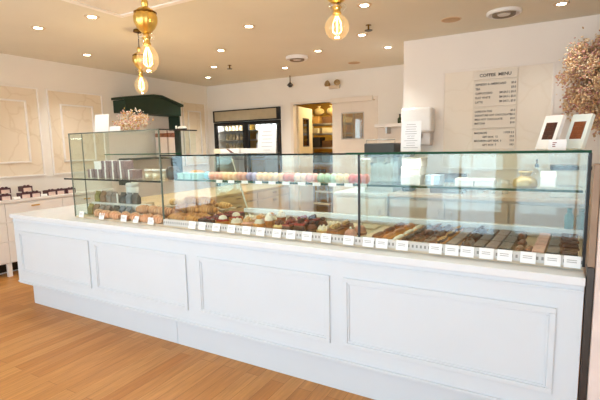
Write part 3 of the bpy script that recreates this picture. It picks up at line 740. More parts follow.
t = thing('cream_box', 'small cream box left of the striped white box', 'box', (1.492, .32, ZTOP), 0)
MB().box((-.032, -.04, 0), (.032, .04, .03), bev=.002).build('box_body', mat('cream_card', 'ecdfc4', .6), t); MB().box((-.033, -.041, .03), (.033, .041, .036), bev=.002).build('lid', mat('cream_card', 'ecdfc4'), t)
# chocolate boxes leaning at the right
def choc_box(label, x, y, m, wc):
    t = thing('chocolate_box', label, 'box', (x, y, ZTOP), R(-38))
    e = Euler((R(-22), 0, 0)); w, h, d = .048, .178, .011
    b = MB(); b.box((-w, -d, 0), (w, -d + .004, .05)); b.box((-w, -d, .14), (w, -d + .004, h)); b.box((-w, -d, .05), (-.03, -d + .004, .14)); b.box((.03, -d, .05), (w, -d + .004, .14)); b.box((-w, -d + .004, 0), (w, d, h))
    o = b.build('carton', m, t); o.rotation_euler = e
    o = MB().box((-.03, -d + .0005, .05), (.03, -d + .004, .14)).build('chocolate_window', wc, t); o.rotation_euler = e
    b = MB()
    for i in range(2):
        for j in range(4): b.box((-.028 + i * .029, -d - .001, .053 + j * .0215), (-.001 + i * .029, -d + .001, .072 + j * .0215), bev=.001, seg=1)
    o = b.build('chocolate_squares', wc, t); o.rotation_euler = e
    o = MB().box((-.004, .02, .0), (.004, .09, .006), rot=None).build('easel_leg', 'clear', t)
    return t
choc_box('white carton with dark chocolate window leaning on case top, left of two', 3.578, .30, 'white', F['choc'])
choc_box('pale mint carton with milk chocolate window leaning on case top, right of two', 3.696, .30, mat('mint_white_card', 'e6efe9', .6), fmat('milk_bar', '8a4d2c', .4))
t = sign('small_card', 'small white card with dark print before the chocolate cartons', 3.627, .2, ZTOP, .037, .05, R(-10), 0, 12)
b = MB()
for i, (w, z) in enumerate(((.017, .033), (.012, .024), (.013, .015))): b.box((-.02, -.0024, z), (-.02 + w, -.0016, z + .004))
o = b.build('printed_lines', fmat('ink_red', '8a4a44'), t); o.rotation_euler = Euler((R(-12), 0, 0))

# dried flowers
_bt = bmesh.new(); bmesh.ops.create_icosphere(_bt, subdivisions=1, radius=1.0)
_bv = [v.co.copy() for v in _bt.verts]; _bt.verts.index_update(); _bf = [[v.index for v in fc.verts] for fc in _bt.faces]; _bt.free()
def bouquet(parent, centre, rad, count, cols, stem_from, size=.008, seed=1, stems=40, spread=.5, sc=.13):
    rr = random.Random(seed); c = Vector(centre)
    vs = [[] for _ in cols]; fs = [[] for _ in cols]; st = MB(); pts = []
    clusters = []
    while len(clusters) < 90:
        v = Vector([rr.uniform(-1, 1) for _ in range(3)])
        if v.length < 1: clusters.append(v * (v.length ** -.25))
    for i in range(count):
        v = rr.choice(clusters) + Vector([rr.gauss(0, sc) for _ in range(3)])
        p = c + Vector((v.x * rad[0], v.y * rad[1], v.z * rad[2])); pts.append(p)
        s = size * rr.uniform(.5, 1.25); k = rr.randrange(len(cols))
        mt = Matrix.Translation(p) @ Euler((rr.random() * 3, rr.random() * 3, 0)).to_matrix().to_4x4() @ Matrix.Diagonal((s, s * .8, s * .55, 1))
        n0 = len(vs[k]); vs[k] += [mt @ q for q in _bv]; fs[k] += [[a + n0 for a in q] for q in _bf]
    for p in rr.sample(pts, min(stems, len(pts))):
        a = Vector(stem_from) + Vector([rr.uniform(-.012, .012) for _ in range(3)])
        st.tube([a, a.lerp(p, .5) + Vector((0, 0, .02)), p], .0013, 4)
    st.build('stems', mat('dry_stems', 'b59a6d', .8), parent)
    for v, f_, (nm, col) in zip(vs, fs, cols):
        me = bpy.data.meshes.new('blossoms'); me.from_pydata(v, [], f_); me.materials.append(mat('dry_' + nm, col, .8, nscale=30, namt=.2))
        o = bpy.data.objects.new('blossoms', me); C.objects.link(o); o.parent = parent
t = thing('dried_flower_bouquet', 'loose pink and cream dried flower bunch in glass vase on tall case', 'flowers', (.50, .36, Z2 + .011))
MB().lathe([(.03, 0), (.042, .012), (.045, .04), (.03, .062), (.026, .066), (.03, .072)], n=20).build('vase', 'clear', t, True)
bouquet(t, (0, 0, .095), (.17, .09, .085), 700, [('pink', 'd9a99b'), ('cream', 'e8d5be'), ('white', 'f0e6da'), ('ochre', 'd2a85c')], (0, 0, .03), .0085, 4, 60)
t = thing('dried_flower_cloud', 'large tan and rose dried flower arrangement hung on wall at right edge', 'flowers', (3.98, YM - .26, 2.10))
MB().box((-.1, .2, -.3), (.1, .258, .3), bev=.01).build('backing_board', 'wood', t)
bouquet(t, (.06, 0, 0), (.35, .17, .48), 8000, [('straw', 'd9b68a'), ('tan', 'cda478'), ('rose', 'c79484'), ('sand', 'e6cdaa')], (0, .15, -.1), .0135, 9, 140, sc=.10)
t = thing('paper_posy', 'small white crumpled paper posy on tall case right end', 'ornament', (1.0, .42, Z2 + .011))
b = MB()
for i in range(9): b.ball((-.05 + i * .013, random.uniform(-.01, .01), .014 + random.uniform(0, .01)), .011, (1, .7, 1), 1)
b.jitter(.002).build('petals', 'white', t); MB().box((-.058, -.012, 0), (.062, .012, .008), bev=.002).build('base_strip', 'dsteel', t)

# ------------------------------------------------------------------ back bar, machines, shelf, dispenser
bc = thing('back_counter', 'grey cabinet run with pale wood top along the menu wall', 'cabinet', (2.9, 2.7, 0))
loc(MB().box((2.10, 2.44, .09), (4.5, YM - .02, .93)), 'carcass', 'grey', bc)
loc(MB().box((2.10, 2.50, 0), (4.5, YM - .02, .09)), 'plinth', 'dsteel', bc)
for i in range(4):
    x0 = 2.11 + i * .6
    o = loc(MB().box((x0, 2.42, .11), (x0 + .585, 2.44, .90), bev=.003), 'cabinet_door', 'grey', bc)
    MB().tube([(x0 + (.53 if i % 2 == 0 else .055), 2.42, .62), (x0 + (.53 if i % 2 == 0 else .055), 2.39, .64), (x0 + (.53 if i % 2 == 0 else .055), 2.39, .78), (x0 + (.53 if i % 2 == 0 else .055), 2.42, .80)], .006, 8).build('handle', 'steel', o)
tag(MB().box((2.09, 2.40, .93), (4.5, YM - .016, .965), bev=.004).build('back_worktop', 'woodt'), 'pale wood worktop on the grey back cabinets', 'worktop')
wc = thing('white_cabinet', 'white cabinet with white top between doorway and grey back cabinets', 'cabinet', (1.76, 2.75, 0))
loc(MB().box((1.46, 2.43, 0), (2.075, 3.3, .92)), 'carcass', 'whitep', wc); loc(MB().box((1.44, 2.40, .92), (2.085, 3.32, .955), bev=.004), 'top', 'slab', wc)
o = loc(MB().box((1.48, 2.412, .06), (2.06, 2.43, .89), bev=.003), 'cabinet_door', 'whitep', wc); MB().tube([(2.0, 2.412, .62), (2.0, 2.385, .63), (2.0, 2.385, .76), (2.0, 2.412, .77)], .006, 8).build('handle', 'steel', o)
# espresso machine
t = thing('espresso_machine', 'dark grey espresso machine standing on the white cabinet', 'coffee machine', (1.945, 2.68, .956))
MB().box((-.17, -.16, 0), (.17, .2, .07), bev=.008).build('base', 'steel', t)
MB().box((-.15, -.14, .0705), (.15, .02, .078)).build('drip_grate', 'dsteel', t)
MB().box((-.17, .05, .07), (.17, .2, .40), bev=.008).build('rear_body', 'steel', t)
MB().box((-.18, -.15, .40), (.18, .21, .56), bev=.012).build('top_housing', mat('machine_dark', '3b3c3a', .4), t)
for x in (-.08, .08):
    g_ = MB().cyl((x, -.09, .33), (x, -.09, .40), .032, n=16).build('group_head', 'steel', t, True)
    MB().tube([(x, -.10, .335), (x + .01, -.22, .33)], .011, 8).build('portafilter_handle', 'black', g_, True)
MB().tube([(.15, -.1, .40), (.16, -.14, .30), (.15, -.15, .16)], .006, 8).build('steam_wand', 'steel', t, True)
MB().tube([(-.17, -.10, .56), (-.17, -.10, .60), (.17, -.10, .60), (.17, -.10, .56)], .006, 8).build('cup_rail', 'steel', t, True)
t = thing('coffee_grinder', 'black coffee grinder beside the espresso machine', 'grinder', (2.24, 2.72, .966))
MB().box((-.06, -.09, 0), (.06, .09, .32), bev=.015).build('grinder_body', 'black', t)
MB().lathe([(.03, .32), (.065, .42), (.068, .48), (0, .48)], n=20).build('hopper', mat('smoked_hopper', '5b4a3e', .2), t, True)
MB().tube([(0, -.09, .18), (0, -.15, .17), (0, -.15, .15)], .016, 8).build('spout', 'steel', t, True)
# floating shelf on the back wall
t = thing('wall_shelf', 'short white floating shelf on back wall above the espresso machine', 'shelf', (1.66, YB, 1.76))
MB().box((-.36, -.24, 0), (.40, 0, .05), bev=.004).build('board', 'mould', t)
for x in (-.2, .25): MB().box((x, -.2, -.09), (x + .02, 0, 0)).build('bracket', 'steel', t)
for i, (x, h, w) in enumerate(((1.66, .12, 'left and shorter'), (1.76, .2, 'right and taller'))):
    q = thing('green_bottle', 'dark green bottle on floating shelf, %s of two' % w, 'bottle', (x, YB - .12, 1.811), 0, 'green bottles on the wall shelf')
    MB().lathe([(.03, 0), (.034, .005), (.034, h * .6), (.014, h * .78), (.013, h), (0, h)], n=18).build('bottle_body', mat('bottle_green', '3f4a2e', .2), q, True)
    MB().lathe([(.015, h), (.015, h + .02), (0, h + .02)], n=12).build('cap', 'black', q, True)
# white dispenser on menu wall
t = thing('wall_dispenser', 'rounded white wall dispenser behind the tall printed card', 'dispenser', (2.28, YM, 1.48))
MB().box((-.165, -.2, .15), (.185, -.001, .43), bev=.03, seg=4).build('cover', 'whitep', t, True)
MB().box((-.15, -.16, .0), (.17, -.001, .15), bev=.02, seg=3).build('lower_housing', mat('dispenser_grey', 'cfc7c2', .4), t)
MB().box((.02, -.205, .08), (.08, -.16, .14), bev=.008).build('lever', mat('dispenser_grey2', 'a9a4a6', .4), t)
# things on the back worktop
t = thing('storage_crate', 'dark grey crate on the back worktop seen through the right bay', 'crate', (2.68, 2.7, .966))
b = MB(); b.box((-.17, -.12, 0), (.17, .12, .02)); b.box((-.17, -.12, .02), (-.155, .12, .2)); b.box((.155, -.12, .02), (.17, .12, .2)); b.box((-.155, -.12, .02), (.155, -.105, .2)); b.box((-.155, .105, .02), (.155, .12, .2)); b.build('crate_body', mat('crate_grey', '6f6862', .6), t)
MB().box((-.08, -.125, .12), (.08, -.12, .16)).build('grip', 'black', t)
t = thing('label_printer', 'white boxy printer with black top at right end of back worktop', 'printer', (3.80, 2.68, .966))
MB().box((-.16, -.14, 0), (.16, .15, .26), bev=.012).build('printer_body', 'whitep', t); MB().box((-.165, -.145, .26), (.165, .155, .30), bev=.008).build('top_cover', 'black', t)
MB().box((-.10, -.145, .10), (.10, -.1405, .12)).build('paper_slot', 'dsteel', t)
t = thing('pump_bottle', 'dark capped syrup bottle on back worktop left of the printer', 'bottle', (3.52, 2.68, .966))
MB().lathe([(.035, 0), (.038, .005), (.038, .2), (.016, .25), (.015, .28), (0, .28)], n=18).build('bottle_body', 'clear', t, True)
MB().lathe([(.018, .28), (.018, .31), (.006, .312), (.006, .36), (0, .36)], n=14).build('pump', 'dsteel', t, True); MB().box((-.008, -.05, .345), (.008, .012, .36), bev=.003).build('spout', 'dsteel', t)
p = Proto(cup('paper_cup', 'white', F['milk'], F['milk']) if False else thing('paper_cup_stack', 'x', 'cups'))
MB().lathe([(.028, 0), (.04, .10), (.042, .102), (.042, .11), (.04, .112), (.042, .12), (.042, .128), (.04, .13), (.042, .14), (0, .14)], n=20).build('cups', 'white', p.root, True)
MB().lathe([(.036, .0), (.0395, .05), (.0365, .052)], n=20).build('sleeve', mat('kraft_sleeve', 'c6a071', .7), p.root, True) if False else None
for i, x in enumerate((3.0, 3.12, 3.24)): p.put((x, 2.75, .966), 0, 'stack of white paper cups on the back worktop, %s from left' % ORD[i], 'paper cup stacks')

# tan cabinet running along the left of the service area
t = thing('tan_cabinet', 'low tan cabinet running back towards the doorway behind the croissants', 'cabinet', (-.8, 2.9, 0))
loc(MB().box((-1.3, 1.4, .06), (-.37, 4.36, .80)), 'carcass', 'tan', t); loc(MB().box((-1.28, 1.42, 0), (-.40, 4.34, .06)), 'plinth', 'tand', t)
loc(MB().box((-1.32, 1.38, .80), (-.35, 4.38, .835), bev=.004), 'top', 'tan', t)
for i in range(3):
    y0 = 1.42 + i * .985
    for z0, z1 in ((.09, .66), (.685, .785)):
        o = loc(MB().box((-.37, y0, z0), (-.352, y0 + .965, z1), bev=.003), 'drawer' if z0 > .5 else 'cabinet_door', 'tan', t)
        MB().box((-.352, y0 + .43, z1 - .05), (-.335, y0 + .53, z1 - .035), bev=.003).build('handle', 'tand', o)

# ------------------------------------------------------------------ glass door cooler
t = thing('glass_door_cooler', 'two-door glass cooler with beige top fascia in back wall', 'cooler', (-1.29, YB, 0))
def l2(b, nm, m, p=None, s=False):
    o = b.build(nm, m, p or t, s); o.location = (1.29, -YB, 0) if p is None else (0, 0, 0); return o
b = MB(); b.box((-2.05, YB + .02, 0), (-2.01, YB + .7, 1.985)); b.box((-.58, YB + .02, 0), (-.54, YB + .7, 1.985)); b.box((-2.01, YB + .66, 0), (-.58, YB + .7, 1.985)); b.box((-2.01, YB + .02, 1.95), (-.58, YB + .66, 1.985)); b.box((-2.01, YB + .02, 0), (-.58, YB + .66, .2))
l2(b, 'cabinet_shell', 'whitep')
b = MB(); b.box((-2.06, YB - .04, 1.985), (-2.03, YB + .02, 2.205)); b.box((-.60, YB - .04, 1.985), (-.53, YB + .02, 2.205)); b.box((-2.03, YB - .04, 2.185), (-.60, YB + .02, 2.205)); b.box((-2.03, YB - .04, 1.985), (-.60, YB + .02, 2.005))
l2(b, 'fascia_frame', 'black'); l2(MB().box((-2.03, YB - .03, 2.005), (-.60, YB + .02, 2.185)), 'fascia', mat('fascia_beige', 'b5a588', .6))
for x0, x1 in ((-2.05, -1.30), (-1.29, -.54)):
    b = MB(); y0, y1 = YB - .035, YB + .018; w = .06
    b.box((x0, y0, .15), (x0 + w, y1, 1.975)); b.box((x1 - w, y0, .15), (x1, y1, 1.975)); b.box((x0 + w, y0, 1.915), (x1 - w, y1, 1.975)); b.box((x0 + w, y0, .15), (x1 - w, y1, .24))
    d = l2(b, 'cooler_door', 'black')
    q = MB().box((x0 + w, YB - .012, .24), (x1 - w, YB - .006, 1.915)).build('door_glass', 'wglass', d)
    hx = x1 - .03 if x0 < -2 else x0 + .03
    MB().tube([(hx, y0, 1.0), (hx, y0 - .03, 1.02), (hx, y0 - .03, 1.4), (hx, y0, 1.42)], .008, 8).build('handle', 'steel', d)
for z in (.55, .95, 1.26, 1.45, 1.63, 1.81): l2(MB().box((-2.0, YB + .06, z), (-.59, YB + .6, z + .012)), 'shelf', 'steel')
p = None
bt = thing('drink_bottle', 'x', 'bottle')
MB().lathe([(.03, 0), (.033, .005), (.033, .08), (.02, .1), (.02, .11), (0, .11)], n=14).build('bottle_body', mat('drink_beige', 'b9a582', .4, namt=.2), bt, True)
MB().lathe([(.023, .11), (.023, .126), (0, .126)], n=10).build('cap', mat('cap_cream', 'd9cfae', .5), bt, True)
p = Proto(bt)
for z, w in ((1.462, 'lower'), (1.642, 'middle'), (1.822, 'upper')):
    for i, x in enumerate(lin_x(-1.92, -1.40, 7)): p.put((x, YB + .2, z + .001), 0, 'bottle behind left cooler door, %s visible shelf, %s from left' % (w, ORD[i]), 'bottles in the cooler')
cn = thing('milk_carton', 'x', 'carton')
MB().box((-.045, -.045, 0), (.045, .045, .10), bev=.002).build('carton_body', mat('milk_card', 'd7dadb', .5), cn); MB().prism([(-.045, -.045, .10), (.045, -.045, .10), (.045, 0, .14), (-.045, 0, .14)], (0, .004, 0)).build('gable_top', mat('milk_blue', '8b99a3', .5), cn)
p = Proto(cn)
for z, w in ((1.462, 'lower'), (1.642, 'middle'), (1.822, 'upper')):
    for i, x in enumerate(lin_x(-1.16, -.68, 5)): p.put((x, YB + .22, z + .001), 0, 'milk carton behind right cooler door, %s visible shelf, %s from left' % (w, ORD[i]), 'cartons in the cooler')

# ------------------------------------------------------------------ store room rack
t = thing('wire_rack', 'steel wire storage rack inside the store room', 'rack', (-.2, 5.75, 0))
for sx in (-.5, .42):
    for sy in (-.22, .22): MB().cyl((sx, sy, 0), (sx, sy, 2.15), .014, n=8).build('post', 'steel', t)
RS = (.3, .8, 1.15, 1.46, 1.74, 1.93)
for z in RS:
    b = MB()
    for i in range(9): b.box((-.5, -.22 + i * .055 - .003, z), (.42, -.22 + i * .055 + .003, z + .008))
    for y in (-.22, .22): b.box((-.5, y - .006, z - .02), (.42, y + .006, z + .002))
    b.build('wire_shelf', 'steel', t)
rb = [('storage_box', 'kraft carton on the store room rack', 'b98a45', .11, .14), ('storage_box', 'brown carton on the store room rack', '6f4a26', .1, .13), ('storage_box', 'cream carton on the store room rack', 'd8c79a', .12, .10), ('storage_box', 'black crate on the store room rack', '2a2521', .12, .2)]
protos = [Proto(giftbox(nm, mat('store_' + c, c, .7, namt=.15), w, .15, h)) for nm, lab, c, w, h in rb]
wd = ['bottom', 'second', 'third', 'fourth', 'fifth', 'top']
for zi, seq in ((1, (3, 0, 1)), (2, (3, 3, 0)), (3, (3, 1, 3)), (4, (2, 2, 0)), (5, (0, 1, 2))):
    for i, k in enumerate(seq): protos[k].put((-.5 + i * .3, 5.75, RS[zi] + .012), random.uniform(-.1, .1), rb[k][1] + ', %s shelf, %s from left' % (wd[zi], ORD[i]), 'cartons on the store room rack')
bn = thing('paper_sack', 'x', 'sack')
MB().ball((0, 0, .08), .1, (1.2, .9, .8), 3).jitter(.004).build('sack_body', mat('sack_tan', 'ae935c', .8, namt=.2), bn, True); MB().lathe([(.03, .15), (.02, .165), (.045, .2)], n=12).build('tied_neck', mat('sack_tan2', 'b89d68', .8), bn, True)
p = Proto(bn)
for i, x in enumerate((-.42, -.14, .14)): p.put((x, 5.7, 2.10 if False else RS[5] + .16), 0, 'tan paper sack on top of the store room rack, %s from left' % ORD[i], 'sacks on the store room rack')
# step ladder in the doorway
t = thing('step_ladder', 'small step ladder standing in the store room doorway', 'ladder', (.06, 4.95, 0), R(-12))
for s in (-.19, .19):
    MB().box((s - .015, -.025, 0), (s + .015, .015, 1.0), rot=Euler((R(-14), 0, 0))).build('rail', 'steel', t)
for i in range(4):
    z = .2 + i * .22; MB().box((-.18, -.06 + (z - .5) * .25 - .04, z), (.18, -.06 + (z - .5) * .25 + .06, z + .025), bev=.003).build('step', 'whitep', t)
MB().box((-.16, .28, 0), (-.13, .31, .86), rot=Euler((R(12), 0, 0))).build('rear_leg', 'steel', t); MB().box((.13, .28, 0), (.16, .31, .86), rot=Euler((R(12), 0, 0))).build('rear_leg', 'steel', t)

# ------------------------------------------------------------------ left wall: hood, cabinet, gift boxes
t = thing('green_hutch', 'dark green wall hutch with shallow peaked hood on left wall', 'hutch', (XL, 2.85, 1.2))
hx = .28
b = MB()
ys = [2.05 - 2.85, 2.75 - 2.85, 2.95 - 2.85, 3.55 - 2.85]
b.prism([(hx, -.58, .86), (hx, .56, .86), (hx, .56, 1.02), (hx, .13, 1.135), (hx, -.05, 1.135), (hx, -.58, 1.06)], (-.03, 0, 0))
b.build('hood_front', 'green', t)
b = MB(); pr_ = [(-.61, 1.055), (-.05, 1.138), (.13, 1.138), (.60, 1.02)]
for (y0, z0), (y1, z1) in zip(pr_, pr_[1:]): b.prism([(.002, y0, z0), (hx + .03, y0, z0), (hx + .03, y0, z0 + .035), (.002, y0, z0 + .035)], (0, y1 - y0, z1 - z0))
b.build('crown_moulding', 'green', t)
MB().box((.002, -.58, .86), (hx - .03, -.55, 1.05)).build('side_panel', 'green', t)
MB().box((.002, .53, -.25), (hx - .03, .56, 1.02)).build('side_panel', 'green', t)
MB().box((.002, -.55, .86), (hx - .03, .53, .89)).build('soffit', 'green', t)
MB().box((.002, -.55, .14), (hx, .53, .165)).build('shelf', 'green', t)
MB().box((.002, -.58, -.25), (hx - .03, -.55, .15)).build('side_panel', 'green', t)
q = thing('gift_box', 'x', 'box')
MB().box((-.06, -.07, 0), (.06, .07, .33), bev=.003).build('box_body', mat('pale_pink_card', 'ecd5ca', .6), q); MB().box((-.061, -.071, .33), (.061, .071, .43), bev=.003).build('printed_top', mat('brown_print', '8d4a2a', .5, nscale=20, namt=.5), q)
p = Proto(q)
for i, y in enumerate((3.02, 3.2)): p.put((XL + .18, y, 1.366), 0, 'pale pink box with brown printed top in green hutch, %s' % ('nearer', 'farther')[i], 'pink boxes in the hutch')
lc = thing('white_drawer_cabinet', 'white drawer cabinet on legs along the left wall', 'cabinet', (XL, 1.0, 0))
cx1 = .24
MB().box((.004, -1.2, .165), (cx1 - .015, 1.0, .895)).build('carcass', 'mould', lc)
MB().box((.004, -1.22, .895), (cx1 + .01, 1.02, .925), bev=.004).build('top', 'mould', lc)
for y0 in (-1.212, -.506, .20):
    for z0, z1 in ((.175, .425), (.435, .655), (.665, .885)):
        d = MB().box((cx1 - .015, y0, z0), (cx1, y0 + .70, z1), bev=.003).build('drawer', 'mould', lc)
        MB().box((cx1, y0 + .3, z1 - .06), (cx1 + .014, y0 + .4, z1 - .045), bev=.003).build('handle', 'brass', d)
for y in (-1.19, -.54, .15, .95): MB().box((cx1 - .05, y, 0), (cx1 - .005, y + .045, .165)).build('leg', 'mould', lc)
MB().box((.01, -1.15, .02), (.03, .95, .16)).build('under_shade', 'black', lc)  # black strip standing in for the shade under the cabinet
q = thing('gift_box', 'x', 'box')
MB().box((-.05, -.058, 0), (.05, .058, .062), bev=.003).build('box_body', mat('blush_card', 'e9cfc4', .5), q)
b = MB(); b.box((-.052, -.06, 0), (.052, -.047, .064)); b.box((-.052, .047, 0), (.052, .06, .064)); b.box((.0502, -.047, .046), (.053, .047, .064)); b.box((-.05, -.047, .0622), (.05, .047, .066))
b.build('dark_ribbon', mat('plum_ribbon', '55323a', .5), q)
b = MB(); b.ball((.03, -.02, .072), .016, (1, 1.2, .6), 1); b.ball((.03, .022, .072), .016, (1, 1.2, .6), 1); b.build('bow', mat('plum_ribbon', '55323a', .5), q, True)
p = Proto(q)
for y, z, w in ((.545, 0, 'at left edge, lower'), (.545, .08, 'at left edge, upper'), (.775, 0, 'in the stack of three, lower left'), (.90, 0, 'in the stack of three, lower right'), (.80, .08, 'topmost in the stack of three'),
                (1.10, 0, 'in the flat pair, left'), (1.222, 0, 'in the flat pair, right'), (1.37, 0, 'next to the tall case end')):
    p.put((XL + .13, y, .926 + z), random.uniform(-.05, .05), 'blush gift box with dark ribbon on drawer cabinet, %s' % w, 'gift boxes on the drawer cabinet')
q = thing('name_card', 'x', 'card'); MB().box((-.002, -.04, 0), (.002, .04, .03), rot=Euler((0, R(-20), 0))).build('card', 'white', q); MB().box((-.02, -.035, 0), (.002, .035, .003)).build('foot', 'white', q)
p = Proto(q)
for i, y in enumerate((.655, .985)): p.put((XL + .20, y, .926), 0, 'tiny cream card between gift boxes on the drawer cabinet, %s' % ('left', 'right')[i], 'cards on the drawer cabinet')

# ------------------------------------------------------------------ coffee menu boards
zt = 2.269; x0, x1 = 2.872, 3.302
rows = [(zt - .098, zt, 'heading board of the coffee menu on the wall'), (zt - .385, zt - .104, 'second coffee menu board, listing espresso drinks'),
        (zt - .618, zt - .391, 'third coffee menu board, listing hot chocolates'), (zt - .85, zt - .624, 'lowest coffee menu board, listing macarons and gift boxes')]
cardm = mat('menu_board', 'ebe0d1', .6, namt=.015)
rt = (R(90), 0, 0)
yb_ = YM - .006 - .0125
def board(z0, z1, lab):
    t = thing('menu_board', lab, 'menu', ((x0 + x1) / 2, YM - .006, z0), group='coffee menu boards')
    MB().box(((x0 - x1) / 2, -.02, .004), ((x1 - x0) / 2, 0, z1 - z0 - .004), bev=.003).build('board', cardm, t); return t
bs = [board(*r) for r in rows]
hw = (x1 - x0) / 2; yt = -.0208
text_mesh('COFFEE  MENU', .046, 'ink', bs[0], (0, yt, .032), rt, 'CENTER')
def lines(t, h, items, s=.0305, dz=.047):
    z = h - .052
    for l, r in items:
        if l: text_mesh(l, s, 'ink', t, (-hw + .022, yt, z), rt, 'LEFT', squeeze=.88)
        if r: text_mesh(r, s, 'ink', t, (hw - .012, yt, z), rt, 'RIGHT', squeeze=.85)
        z -= dz
lines(bs[1], .281, [('ESPRESSO & AMERICANO', '$3.0'), ('TEA', '$3.0'), ('CAPPUCCINO', 'SM $4.5 L $5.0'), ('FLAT WHITE', 'SM $4.5 L $5.0'), ('LATTE', 'SM $4.5 L $5.0')])
lines(bs[2], .227, [('LONDON FOG', '$5.0'), ('SIGNATURE HOT CHOCOLATE', '$5.5'), ('MILK HOT CHOCOLATE', '$5.0'), ('MATCHA', '$5.0')], .029, .043)
lines(bs[3], .226, [('MACARON', '1 FOR 2.5'), ('            GIFT BOX  12', '29.0'), ('MACARON GIFT BOX  6', '15.0'), ('            GIFT BOX  7', '18.5')], .029, .043)

# ------------------------------------------------------------------ ceiling fittings
dl = thing('recessed_downlight', 'x', 'ceiling light')
MB().lathe([(.036, -.001), (.04, -.006), (.06, -.006), (.066, -.001), (.066, 0)], n=24).build('trim_ring', 'ring', dl, True)
MB().lathe([(0, -.0075), (.037, -.0065), (.037, -.004)], n=20).build('lens', 'lens', dl, True)
p = Proto(dl)
DL = [(-.755, .366, 'nearest the left edge of the photo'), (-.015, .428, 'just outside the ceiling moulding corner'), (-1.473, 1.371, 'above the left wallpaper panels'), (.97, 1.457, 'right of the brass pendants'),
      (.055, 2.126, 'nearest of the group before the back left corner'), (-.736, 2.913, 'in the middle of the back left group'), (-1.45, 3.589, 'farthest into the back left corner'), (2.176, 1.48, 'at the top edge right of the hanging bulb'),
      (1.791, 2.409, 'right of the hanging bulb, below the top one'), (1.032, 2.84, 'left below the hanging bulb'), (1.84, 3.159, 'nearest the corner of the menu wall'), (.075, 3.603, 'just left of the round ceiling vent'),
      (3.652, 2.401, 'at the top right above the coffee menu')]
for x, y, w in DL: p.put((x, y, ZC), 0, 'recessed ceiling downlight ' + w, 'recessed downlights')
dv = thing('ceiling_vent', 'x', 'vent')
MB().lathe([(.0, -.006), (.05, -.02), (.055, -.018), (.06, -.002), (.06, 0)], n=28).build('centre_cone', 'whitep', dv, True)
MB().lathe([(.075, -.006), (.095, -.024), (.10, -.022), (.10, -.001), (.075, 0)], n=28).build('louvre_ring', mat('vent_grey', '8a7d6c', .5), dv, True)
MB().lathe([(.112, -.006), (.135, -.02), (.15, -.012), (.15, 0), (.112, 0)], n=28).build('outer_ring', 'whitep', dv, True)
p = Proto(dv); p.put((.631, 3.005, ZC), 0, 'round white ceiling vent near the back wall', scale=(1, 1, 2.2)); p.put((3.198, 2.371, ZC), 0, 'round white ceiling vent above the coffee menu', scale=(1, 1, 1.6))
sd = thing('ceiling_speaker', 'x', 'speaker'); MB().lathe([(0, -.004), (.07, -.004), (.075, -.007), (.085, -.005), (.085, 0)], n=28).build('grille', mat('speaker_tan', 'c3a582', .8), sd, True)
MB().lathe([(.085, -.003), (.09, -.006), (.096, -.003), (.096, 0), (.085, 0)], n=28).build('rim', 'ring', sd, True)
p = Proto(sd); p.put((1.103, 3.855, ZC), 0, 'flush round ceiling speaker by the back wall'); p.put((2.731, 2.363, ZC), 0, 'flush round ceiling speaker left of the right hand vent')
sk = thing('fire_sprinkler', 'x', 'sprinkler')
MB().lathe([(.03, -.004), (.028, 0), (0, 0)], n=16).build('escutcheon', 'dbrass', sk, True)
MB().cyl((0, 0, -.05), (0, 0, -.004), .009, n=10).build('stem', 'dbrass', sk); MB().lathe([(.035, -.055), (.035, -.051), (0, -.05)], n=12, flute=8, famt=.2).build('deflector', 'dsteel', sk)
p = Proto(sk); p.put((1.984, 2.093, ZC), 0, 'dark fire sprinkler among downlights right of the hanging bulb'); p.put((-.477, 2.954, ZC), 0, 'dark fire sprinkler near the back left corner')
t = thing('ceiling_camera', 'small dark dome camera hanging on a short rod above the cooler', 'camera', (-.24, 4.28, ZC))
MB().cyl((0, 0, -.14), (0, 0, 0), .008, n=8).build('rod', 'dbrass', t); MB().lathe([(.012, -.11), (.03, -.13), (.05, -.15), (.055, -.165), (0, -.165)], n=20).build('housing', 'dsteel', t, True); MB().ball((0, 0, -.165), .04, (1, 1, .8), 2).build('dome', 'black', t, True)
t = thing('emergency_light', 'twin headed brass emergency light on back wall above the doorway', 'light', (.53, YB, 2.46))
MB().box((-.09, -.05, -.035), (.09, -.001, .02), bev=.008).build('housing', 'ring', t)
for s in (-1, 1):
    h = MB().lathe([(.02, 0), (.035, .03), (.052, .07), (.048, .072), (0, .06)], n=18, mt=Euler((R(75), 0, R(20 * s))).to_matrix()).build('lamp_head', mat('aged_brass', 'b3945f', .45, .4), t, True); h.location = (s * .07, -.05, .03)
    q = MB().lathe([(0, .066), (.042, .07), (.042, .068)], n=16, mt=Euler((R(75), 0, R(20 * s))).to_matrix()).build('lens', 'clear', h, True)

